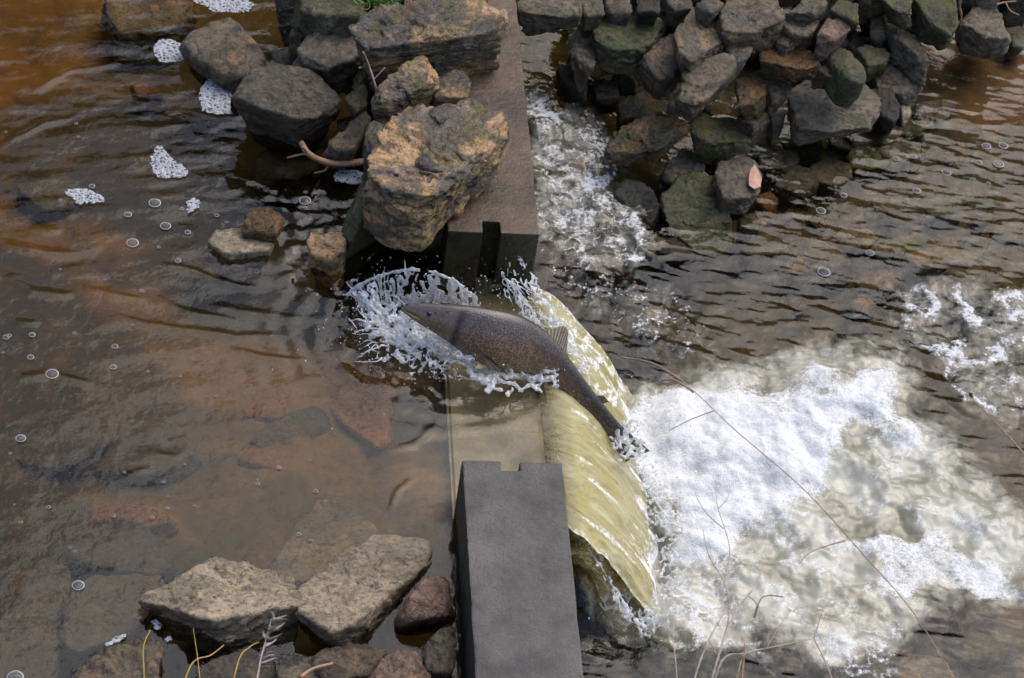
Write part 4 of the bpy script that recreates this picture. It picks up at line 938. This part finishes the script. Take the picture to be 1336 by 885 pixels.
# ------------------------------------------------------------------ splash
def splash():
    rng = np.random.RandomState(11); parts = []
    ball_v, ball_f = ico(2)
    def blob(c, r, d=None, k=1.0):
        v = ball_v*r
        if d is not None:
            d = d/(np.linalg.norm(d)+1e-9); v = v + d*(v@d)[:, None]*(k-1)
        parts.append((v+c, np.c_[ball_f, ball_f[:, 2]]))
    def lig(pts, r0, r1, n=14, wob=.006):
        q = spline(pts, n); q = q + wob*np.stack([noise3(q*30+rng.uniform(0, 99)) for _ in range(3)], 1)
        rr = np.linspace(r0, r1, n)*(1+.5*noise3(q*45))
        parts.append(tube(q, np.clip(rr, .0014, None), 7))
    def slab(V, F, off):
        """thin closed sheet from an open one"""
        e = np.concatenate([F[:, [0, 1]], F[:, [1, 2]], F[:, [2, 3]], F[:, [3, 0]]])
        _, inv, cnt = np.unique(np.sort(e, 1), axis=0, return_inverse=True, return_counts=True); be = e[cnt[inv.ravel()] == 1]; n = len(V)
        parts.append((np.concatenate([V+off, V-off]), np.concatenate([F, F[:, ::-1]+n, np.stack([be[:, 1], be[:, 0], be[:, 0]+n, be[:, 1]+n], 1)])))
    def lace(poly, zf, scale, thr, amp, th, seed, step=.0034):
        """ragged web of water: holes where the noise is far from its zero line"""
        zm = float(np.mean([zf(np.array([q[0]]), np.array([q[1]]))[0] for q in poly])); w = np.array([P(a, b, zm)[:2] for a, b in poly])
        gx, gy = np.arange(w[:, 0].min()-.02, w[:, 0].max()+.02, step), np.arange(w[:, 1].min()-.02, w[:, 1].max()+.02, step)
        X, Y = [a.ravel() for a in np.meshgrid(gx, gy, indexing='ij')]; p = np.stack([X, Y, 0*X+seed], 1)
        px = PROJ(np.stack([X, Y, 0*X+zm], 1)); sd = sdf(px, poly)+9*fbm(p*14, 3)
        wn_ = np.abs(fbm(p*scale, 3)); keepv = (wn_ < thr*(.35+.65*sstep(0, 22, sd))) & (sd > 0)
        Z = zf(px[:, 0], px[:, 1]) + amp*fbm(p*scale*.6+7, 3) + .5*amp*(1-wn_/thr)
        F = grid_faces(len(gx), len(gy)); F = F[keepv[F].sum(1) >= 3]
        V, F, a = compact(np.stack([X, Y, Z], 1), F, {'t': (th*(1.2-.8*np.clip(wn_/thr, 0, 1)))})
        if len(F): slab(V, F, np.array([0, 0, 1.0])*a['t'][:, None])
    base = spline([P(512,432,0), P(496,418,0), P(508,404,0), P(545,396,.0), P(590,396,.0), P(626,408,.0)], 150)
    rim = spline([P(452,386,.04), P(468,372,.08), P(503,358,.12), P(545,352,.14), P(592,366,.11), P(622,392,.05)], 150)
    nt = 46; tq = np.linspace(0, 1, nt)
    G = base[:, None]+(rim-base)[:, None]*tq[None, :, None]; G[:, :, 2] += .035*np.sin(tq*math.pi)[None]
    sg, tg = np.meshgrid(np.linspace(0, 1, 150), tq, indexing='ij'); q = np.stack([sg.ravel()*13, tg.ravel()*2.0, 0*sg.ravel()], 1)
    nz = fbm(q, 4); G = G.reshape(-1, 3) + (rim-base).repeat(nt, 0)*.05*nz[:, None] + .006*np.stack([fbm(q*1.7+5, 2), fbm(q*1.7+9, 2), fbm(q*1.7+13, 2)], 1)
    tr_ = tg.ravel(); top_ = .76+.24*fbm(np.stack([sg.ravel()*9, 0*sg.ravel(), 0*sg.ravel()+3], 1), 3)
    st_ = fbm(np.stack([sg.ravel()*46, tr_*1.6, 0*tr_+9], 1), 3); G = G + .012*st_[:, None]*np.array([.2, -.7, .5])
    hole = (tr_ > top_) | ((nz > .45) & (tr_ > .15)) | ((st_ > .42-.35*tr_) & (tr_ > .1))
    F = grid_faces(150, nt); F = F[~hole[F].any(1)]; Vc, F, _ = compact(G, F, {}); slab(Vc, F, np.array([0, .0022, .0022]))
    for k in range(0, 146, 2):
        if noise3(np.array([[k*.09, 1.3, 7.7]]))[0] > -.28: lig([rim[k], rim[k+1]+rng.normal(size=3)*.002, rim[k+3]], .0048, .0048, 6, .002)
    for k in range(150, 150): pass
    for k in range(24):
        i = rng.randint(5, 144); b0 = base[i]+(rim[i]-base[i])*rng.uniform(.4, .7); lig([b0, (b0+rim[i])/2+rng.normal(size=3)*.004, rim[i]], .0032, .0022, 8, .003)
    for k in range(12):
        i = rng.randint(0, 149); d = (rim[i]-base[i])*rng.uniform(.03, .16)+rng.normal(size=3)*.012
        lig([rim[i]-d*.5, rim[i]+d*.2, rim[i]+d], .0042, .0014, 8, .004)
    lace([(515,405),(540,420),(575,432),(612,452),(622,470),(596,466),(560,452),(528,432)], lambda a, b: .10-.05*sstep(520, 620, a), 20, .36, .03, .0042, 63)
    low = lambda a, b: .012+0*a
    lace([(462,372),(500,392),(520,405),(560,420),(606,446),(628,470),(610,486),(570,478),(530,470),(495,452),(470,420)], lambda a, b: .028+0*a, 22, .40, .030, .0045, 3)
    lace([(450,378),(505,398),(560,425),(605,450),(612,500),(560,498),(500,474),(468,432)], low, 30, .20, .016, .0032, 11)
    lace([(505,400),(545,412),(598,440),(612,456),(580,458),(540,446),(505,425)], lambda a, b: .055+0*a, 22, .42, .03, .0045, 19)
    lace([(448,378),(470,382),(500,400),(495,420),(470,412)], lambda a, b: .04+0*a, 40, .14, .02, .0026, 27)
    lace([(600,452),(624,456),(642,486),(680,482),(724,464),(732,500),(690,512),(650,520),(624,518),(606,490)], lambda a, b: .012-.05*sstep(640, 730, a), 20, .42, .026, .0046, 33)
    lace([(690,476),(722,466),(735,486),(726,510),(690,508)], lambda a, b: -.02+0*a, 24, .42, .03, .0046, 39)
    lace([(654,360),(668,368),(700,395),(735,420),(775,455),(800,495),(832,535),(806,545),(770,505),(735,470),(700,440),(672,415)], lambda a, b: .07-.13*sstep(660, 720, a)-.36*sstep(720, 830, a)**1.3+.02, 26, .24, .022, .0032, 45)
    lace([(656,358),(672,372),(700,400),(705,425),(680,412),(664,390)], lambda a, b: .08-.10*sstep(656, 705, a), 22, .40, .03, .005, 51)
    lace([(780,535),(810,535),(840,560),(835,590),(805,592),(788,565)], lambda a, b: -.375+0*a, 26, .30, .02, .0034, 57)
    lace([(792,548),(815,552),(838,575),(840,605),(812,600),(796,572)], lambda a, b: -.225+0*a, 22, .42, .03, .0045, 83)
    foot = lambda a, b: -.395+0*a
    lace([(812,560),(840,580),(868,640),(890,690),(888,760),(878,800),(850,800),(858,740),(850,680),(826,610)], foot, 24, .30, .03, .0036, 71)
    lace([(752,742),(800,765),(850,792),(872,800),(850,812),(800,790),(760,760)], lambda a, b: -.17-.23*sstep(750, 850, a), 26, .26, .03, .0032, 77)
    lace([(770,768),(815,778),(862,800),(885,800),(880,826),(830,822),(780,800)], lambda a, b: -.36-.04*sstep(770, 860, a), 22, .40, .035, .004, 91)
    lace([(745,725),(772,738),(812,764),(850,786),(842,800),(800,782),(758,752)], lambda a, b: -.14-.22*sstep(745, 845, a), 24, .34, .03, .0036, 95)
    for k in range(90):
        c = P(rng.normal(868, 20), rng.uniform(600, 810), rng.uniform(-.42, -.34)); blob(c, rng.uniform(.002, .006), rng.normal(size=3), 1.5)
    for k in range(44):
        st = P(rng.uniform(500, 600), rng.uniform(425, 462), rng.uniform(.0, .05)); tx = rng.uniform(450, 560)
        en = P(tx, 392+rng.uniform(-10, 80)+max(0, tx-500)*.35, rng.uniform(.0, .08)); st = st+(en-st)*rng.uniform(.4, .8)
        lig([st, (st+en)/2+np.array([0, 0, rng.uniform(0, .02)])+rng.normal(size=3)*.008, en], rng.uniform(.002, .005), .0015, 10, .008)
    for k in range(46):
        c = P(rng.normal(525, 34), rng.normal(428, 17), rng.uniform(0, .06)); blob(c, rng.uniform(.004, .009), rng.normal(size=3), rng.uniform(.7, 1.8))
    pl = spline([P(658,360,.12), P(680,392,.05), P(700,412,.0), P(735,440,-.04), P(775,480,-.15)], 60)
    for k in range(70):
        i = rng.randint(0, 50); c = pl[i]+rng.normal(size=3)*np.array([.02, .02, .016])*(0.4+i/40)
        lig([c, c+(pl[min(59, i+5)]-pl[i])*.5+rng.normal(size=3)*.008, c+(pl[min(59, i+7)]-pl[i])+rng.normal(size=3)*.014], .004, .0015, 8)
    for k in range(60):
        c = P(rng.normal(812, 14), rng.normal(572, 14), rng.uniform(-.30, -.22)); blob(c, rng.uniform(.003, .008), rng.normal(size=3), 1.5)
    # loose drops
    for k in range(800):
        c = P(rng.normal(540, 62), rng.normal(425, 40), rng.uniform(0, .14)); blob(c, rng.uniform(.0012, .0030), rng.normal(size=3), rng.uniform(1, 1.8))
    for k in range(70):
        c = P(rng.uniform(610, 690), rng.normal(378, 14), rng.uniform(0, .12)); blob(c, rng.uniform(.0016, .004))
    for k in range(160):
        c = P(rng.normal(820, 60), rng.normal(600, 80), rng.uniform(-.42, -.3)); blob(c, rng.uniform(.0015, .004))
    me = build_py('splash_water', parts, None)
    tmp = bpy.data.objects.new('tmp', me); COL.objects.link(tmp)
    md = tmp.modifiers.new('r', 'REMESH'); md.mode = 'VOXEL'; md.voxel_size = .0024; md.use_smooth_shade = True
    sm = tmp.modifiers.new('s', 'SMOOTH'); sm.factor = .5; sm.iterations = 2
    dg = bpy.context.evaluated_depsgraph_get(); m2 = bpy.data.meshes.new_from_object(tmp.evaluated_get(dg))
    bpy.data.objects.remove(tmp); m2.materials.clear(); m2.materials.append(MAT['splash'])
    m2.polygons.foreach_set('use_smooth', np.ones(len(m2.polygons), bool)); m2.name = 'water_splash'
    link('water_splash', m2, kind='stuff', label='frozen crown of splashing drops around the leaping salmon', cat='splash')
splash()

# ------------------------------------------------------------------ floating foam and bubbles
def foam_patch(poly, z, label, group, bump=.006, step=.004):
    w = np.array([P(a, b, z)[:2] for a, b in poly]); c = w.mean(0); lo, hi = w.min(0)-.02, w.max(0)+.02
    gx, gy = np.arange(lo[0], hi[0], step), np.arange(lo[1], hi[1], step)
    X, Y = [a.ravel() for a in np.meshgrid(gx, gy, indexing='ij')]; p3 = np.stack([X, Y, 0*X], 1)
    s = sdf(np.stack([X, Y], 1), w) + .008*fbm(p3*28, 3)
    hz = .0035 + bump*sstep(0, .03, s)*(.7+.5*fbm(p3*40, 3)) + .003*np.abs(fbm(p3*95, 2))
    F = grid_faces(len(gx), len(gy)); F = F[(s[F] > 0).all(1)]
    V, F, at = compact(np.stack([X-c[0], Y-c[1], hz], 1), F, {'edge': s/.03})
    link('foam_patch', mesh_np('foam_patch', V, F, MAT['foam'], attrs=at), label=label, cat='foam', group=group, loc=(c[0], c[1], z))
GF = 'foam patches floating above the weir'
for poly, lab in [([(198,60),(208,52),(222,52),(240,60),(246,72),(240,82),(210,84),(200,74)], 'white foam patch close to the round tan brown boulder'),
    ([(258,122),(270,104),(300,98),(308,104),(302,118),(304,150),(285,152),(262,146)], 'largest white foam patch, touching the dark grey boulder'),
    ([(194,215),(200,198),(203,190),(212,190),(222,205),(248,224),(245,232),(205,236)], 'white foam patch shaped like a wedge in open water'),
    ([(80,250),(100,246),(118,248),(138,256),(139,266),(100,268)], 'flat oval white foam patch farthest from the rocks'),
    ([(240,264),(252,259),(262,262),(260,272),(246,280)], 'small round white foam patch near the flat pale stone'),
    ([(250,2),(270,-6),(320,-4),(334,8),(325,17),(280,18)], 'white foam strip behind the round tan brown boulder'),
    ([(432,226),(445,221),(468,223),(480,230),(476,241),(455,243),(436,238)], 'white foam below the driftwood stick'),
    ([(438,212),(450,206),(475,208),(482,214),(455,216)], 'white foam line above the driftwood stick'),
    ([(195,812),(205,808),(213,815),(208,824),(198,822)], 'tiny bubbly foam clump beside the beige slab tip'),
    ([(212,835),(222,826),(226,838),(215,846)], 'tiny foam clump trapped behind the brown rock'),
    ([(136,842),(150,832),(168,826),(166,832),(146,846)], 'thin foam streak along the pale silted slab')]:
    foam_patch(poly, .003, lab, GF)
rb = bmesh.new(); bmesh.ops.create_uvsphere(rb, u_segments=18, v_segments=10, radius=1)
bmesh.ops.delete(rb, geom=[v for v in rb.verts if v.co.z < -.2], context='VERTS')
for v in rb.verts: v.co.z *= .55
dome = bm_mesh('bubble', rb, MAT['bubble'], True)
th = np.linspace(0, 2*np.pi, 19)
tv = []; tf = []
for i in range(24):
    a = i/24*2*math.pi
    for j in range(6):
        b = j/6*2*math.pi; tv.append(((1+.11*math.cos(b))*math.cos(a), (1+.11*math.cos(b))*math.sin(a), .08*math.sin(b)+.03))
        tf.append((i*6+j, i*6+(j+1) % 6, ((i+1) % 24)*6+(j+1) % 6, ((i+1) % 24)*6+j))
ringme = mesh_np('rim', np.array(tv), np.array(tf), simple('bubble_rim', (0.42, 0.43, 0.45), 0.2))
def bubble(px_, py_, z, r, label, group):
    c = P(px_, py_, z); o = link('bubble', None, label=label, cat='bubble', group=group, loc=c); o.scale = (r, r, r)
    link('film', dome, o); link('rim', ringme, o)
br = random.Random(3)
for a, b, r in [(68,488,8),(173,317,8),(216,295,7),(202,265,8),(27,572,6),(42,437,4),(150,452,4),(398,262,8),(120,243,4),(102,764,7),(232,340,4),(167,280,5),(245,303,4),(20,884,9),(283,281,3),(8,440,4),(40,466,4),(12,438,3),(148,479,4)]:
    bubble(a, b, .004, r/420, 'round clear bubble floating on the brown water above the weir', 'bubbles above the weir')
for k in range(44):
    a, b = (br.uniform(0, 420), br.uniform(560, 720)) if k % 2 else (br.uniform(0, 330), br.uniform(150, 520))
    bubble(a, b, .004, br.uniform(1.2, 2.6)/420, 'tiny bubble speck on the brown water above the weir', 'bubble specks above the weir')
for a, b, r in [(1287,191,7),(1309,190,7),(1303,214,8),(1277,212,5),(1235,225,7),(1169,207,5),(1192,204,5),(1071,275,7),(1101,255,5),(1196,249,6),(1182,262,4),(1135,330,6),(1075,355,9),(1290,239,3),(1258,172,3)]:
    z = float(down_fields(*[np.array([q]) for q in P(a, b, ZD)[:2]])[0][0])+.003
    bubble(a, b, z, r/400, 'round clear bubble drifting on the rippled water below the weir', 'bubbles below the weir')

# ------------------------------------------------------------------ sticks, stems, leaves
GN = 'dry plants on the near bank'
def stem_obj(name, lines, mat, label, cat, group=None):
    parts = []
    for pts, r0, r1 in lines:
        q = spline(pts, max(8, len(pts)*6)); th_ = .62 if group == GN else 1.0; parts.append(tube(q, np.linspace(r0, r1, len(q))*th_, 7))
    base = np.array(lines[0][0][0]); parts = [(v-base, f) for v, f in parts]
    return link(name, build_py(name, parts, MAT[mat]), label=label, cat=cat, group=group, loc=base)
stem_obj('driftwood_stick', [([P(393,186,.10), P(402,200,.09), P(420,210,.07), P(445,214,.06), P(482,210,.08)], .010, .012), ([P(402,200,.09), P(395,192,.12)], .006, .004), ([P(375,206,.03), P(392,202,.06), P(404,201,.09)], .004, .005), ([P(430,211,.06), P(425,222,.02), P(410,226,.0)], .005, .003)], 'bark', 'forked bare driftwood stick lying in water against the heap', 'stick')
stem_obj('dead_plant', [([P(497,142,.25), P(489,110,.33), P(482,88,.37), P(474,68,.44)], .0045, .003), ([P(487,105,.34), P(496,95,.36), P(503,88,.37)], .0022, .0014)], 'stem', 'thin brown dead stem standing among the heaped rocks', 'stem')
stem_obj('hanging_root', [([P(1255,-10,.0), P(1252,8,-.08), P(1254,20,-.14), P(1253,33,-.20)], .006, .005)], 'bark', 'reddish root hanging beside the big mossed block', 'root')
stem_obj('dead_twig', [([P(1300,6,-.1), P(1312,3,-.09), P(1326,2,-.08)], .004, .003), ([P(1312,3,-.09), P(1318,14,-.1), P(1330,20,-.1)], .003, .002)], 'bark', 'bare twig lying on the grey bank rock', 'twig')
gr = []
rng2 = np.random.RandomState(4)
def blade(p0, p1, w, bend, n=7):
    p0, p1 = np.array(p0), np.array(p1); t = np.linspace(0, 1, n)[:, None]; c = p0+(p1-p0)*t + bend*(t*(1-t))*4
    d = p1-p0; s = np.cross(d, [0.2, -.8, .5]); s /= np.linalg.norm(s); ww = w*(1-t**1.6)+.0004
    up = np.cross(s, d/np.linalg.norm(d))*.0006
    V = np.concatenate([c-s*ww, c+up, c+s*ww, c-up]); F = []
    for i in range(n-1):
        for a in range(4):
            b = (a+1) % 4; F.append((a*n+i, a*n+i+1, b*n+i+1, b*n+i))
    return V, F
base = P(490, 6, .40)
parts = []
for k in range(38):
    p0 = base+np.array([rng2.normal()*.05, rng2.normal()*.012, 0]); p1 = p0+np.array([rng2.normal()*.05, rng2.normal()*.03, rng2.uniform(.02, .075)])
    parts.append(blade(p0-base, p1-base, rng2.uniform(.002, .004), rng2.normal(size=3)*.008))
link('grass_tuft', build_py('grass_tuft', parts, MAT['grass']), label='bright green grass tuft growing on the long brown slab', cat='grass', loc=base)
def leaf(name, poly, z, mat, label, n=3):
    w = np.array([P(a, b, z[k % len(z)] if isinstance(z, list) else z) for k, (a, b) in enumerate(poly)]); c = w.mean(0)
    bm = bmesh.new(); top = [bm.verts.new(q-c+np.array([0, 0, .002])) for q in w]; m = bm.verts.new((0, 0, .006))
    lo = [bm.verts.new(q-c-np.array([0, 0, .001])) for q in w]; k = len(w)
    for i in range(k):
        bm.faces.new((m, top[i], top[(i+1) % k])); bm.faces.new((top[i], lo[i], lo[(i+1) % k], top[(i+1) % k]))
    bm.faces.new(lo[::-1])
    bmesh.ops.recalc_face_normals(bm, faces=bm.faces[:])
    link(name, bm_mesh(name, bm, MAT[mat]), label=label, cat='leaf', loc=c)
leaf('leaf', [(977,232),(979,222),(984,215),(990,224),(994,234),(992,244),(984,247),(977,242)], -.335, 'leafpink', 'pale pink dead leaf stuck on the grey rock')
# stems on the near bank, closer to the camera
def SD(pts, d0, d1):
    n = len(pts); return [PD(a, b, d0+(d1-d0)*k/(n-1)) for k, (a, b) in enumerate(pts)]
GN = 'dry plants on the near bank'
stem_obj('dry_grass', [(SD([(1310,990),(1245,885),(1190,797),(1130,728),(1050,640),(960,562),(905,510),(868,482),(838,470),(810,467)], 5.6, 6.2), .0024, .0014),
   (SD([(885,494),(850,474),(810,466)], 6.1, 6.18), .007, .003), (SD([(905,512),(880,496),(860,498)], 6.1, 6.15), .005, .002),
   (SD([(1102,706),(1080,712),(1055,722),(1043,736)], 5.95, 5.9), .0035, .0012), (SD([(932,536),(905,546),(884,556),(872,563)], 6.05, 6.1), .0022, .001)],
   'stem', 'long reddish grass stem arching over the white water', 'stem', GN)
stem_obj('dry_grass', [(SD([(1440,700),(1380,640),(1336,592),(1300,552),(1272,524)], 5.8, 6.1), .0042, .002)], 'stem', 'straight reddish grass stem crossing the foam on the downstream side', 'stem', GN)
stem_obj('twig', [(SD([(900,1000),(925,900),(945,832),(962,795),(985,765),(996,738)], 5.6, 5.9), .006, .0026),
   (SD([(945,832),(952,795),(945,760),(925,725),(917,690)], 5.75, 6.0), .0034, .0014), (SD([(945,760),(952,715),(936,660),(934,625)], 5.9, 6.05), .0024, .001),
   (SD([(937,664),(948,652),(953,638)], 6.02, 6.05), .002, .001), (SD([(944,690),(924,672),(912,655),(906,640)], 5.98, 6.05), .002, .001)],
   'twig', 'branching grey twig with curled tip before the foam', 'twig', GN)
stem_obj('twig', [(SD([(880,1000),(905,890),(925,835),(945,800),(952,790)], 5.6, 5.85), .0045, .0015), (SD([(925,835),(938,860),(944,880)], 5.7, 5.7), .0025, .001)], 'twig', 'thin pale forked twig next to the branching grey one', 'twig', GN)
stem_obj('twig', [(SD([(915,1000),(938,870),(975,852),(1020,842),(1062,833)], 5.6, 5.8), .004, .0016), (SD([(1062,833),(1075,790),(1080,770)], 5.8, 5.85), .0022, .001), (SD([(1062,833),(1085,885),(1100,960)], 5.8, 5.7), .003, .003), (SD([(1000,845),(1030,800),(1062,790)], 5.75, 5.85), .0018, .001)], 'twig', 'grey twig arching sideways low over the water', 'twig', GN)
stem_obj('twig', [(SD([(960,980),(968,885),(972,845),(968,832)], 5.6, 5.7), .004, .0018)], 'stem', 'short rusty stem between the grey twigs', 'stem', GN)
stem_obj('twig', [(SD([(890,980),(882,870),(878,830),(880,805)], 5.6, 5.8), .003, .0012)], 'twig', 'single thin upright twig by the foot of the falls', 'twig', GN)
parts_c = SD([(989,790),(994,780),(1005,777),(1022,779)], 5.85, 5.85)
stem_obj('curled_leaf', [(parts_c, .002, .003), (SD([(976,778),(983,783),(989,790)], 5.84, 5.85), .0016, .002), (SD([(989,790),(984,806)], 5.85, 5.85), .006, .003)], 'stem', 'small dark curled leaf hanging on a twig', 'leaf', GN)
stem_obj('yellow_stem', [(SD([(188,980),(188,885),(187,845),(196,822)], 5.9, 6.1), .0024, .0014)], 'straw', 'upright yellow stem by the brown rock', 'stem', GN)
stem_obj('yellow_stem', [(SD([(225,950),(248,870),(275,855),(292,842)], 5.9, 6.1), .003, .0018)], 'straw', 'yellow stem slanting before the pale beige slab', 'stem', GN)
stem_obj('yellow_stem', [(SD([(290,960),(310,866),(325,845),(338,838)], 5.9, 6.1), .0028, .0014), (SD([(262,900),(258,860),(252,820)], 5.9, 6.05), .0018, .001)], 'straw', 'yellow stem beside the feathery grass head', 'stem', GN)
stem_obj('orange_stick', [([P(392,884,.09), P(408,873,.085), P(434,866,.08)], .006, .005)], 'bark', 'short orange stick lying on the flat grey rock', 'stick')
stem_obj('green_stem', [(SD([(960,960),(962,885),(972,850)], 6.2, 6.3), .002, .001)], 'straw', 'thin yellow green stem rising at the foam edge', 'stem', GN)
gp = []; gb = np.array(PD(330, 960, 5.5))
gp.append(tube(np.array([PD(330,960,5.5), PD(333,900,5.6), PD(340,860,5.7), PD(355,805,5.8)])-gb, [.002, .002, .0018, .001], 6))
for k in range(26):
    s = rng2.uniform(0, 1); a = 338+s*18; b = 872-s*66; sd = rng2.choice([-1, 1])
    p0 = PD(a, b, 5.75)-gb; p1 = PD(a+sd*rng2.uniform(4, 14)+8, b-rng2.uniform(2, 12), 5.75+rng2.uniform(-.05, .05))-gb
    gp.append(blade(p0, p1, rng2.uniform(.003, .006), rng2.normal(size=3)*.004))
link('grass_plume', build_py('grass_plume', gp, MAT['twig']), label='feathery dry grass seed head in front of the beige slab', cat='grass', group=GN, loc=gb)
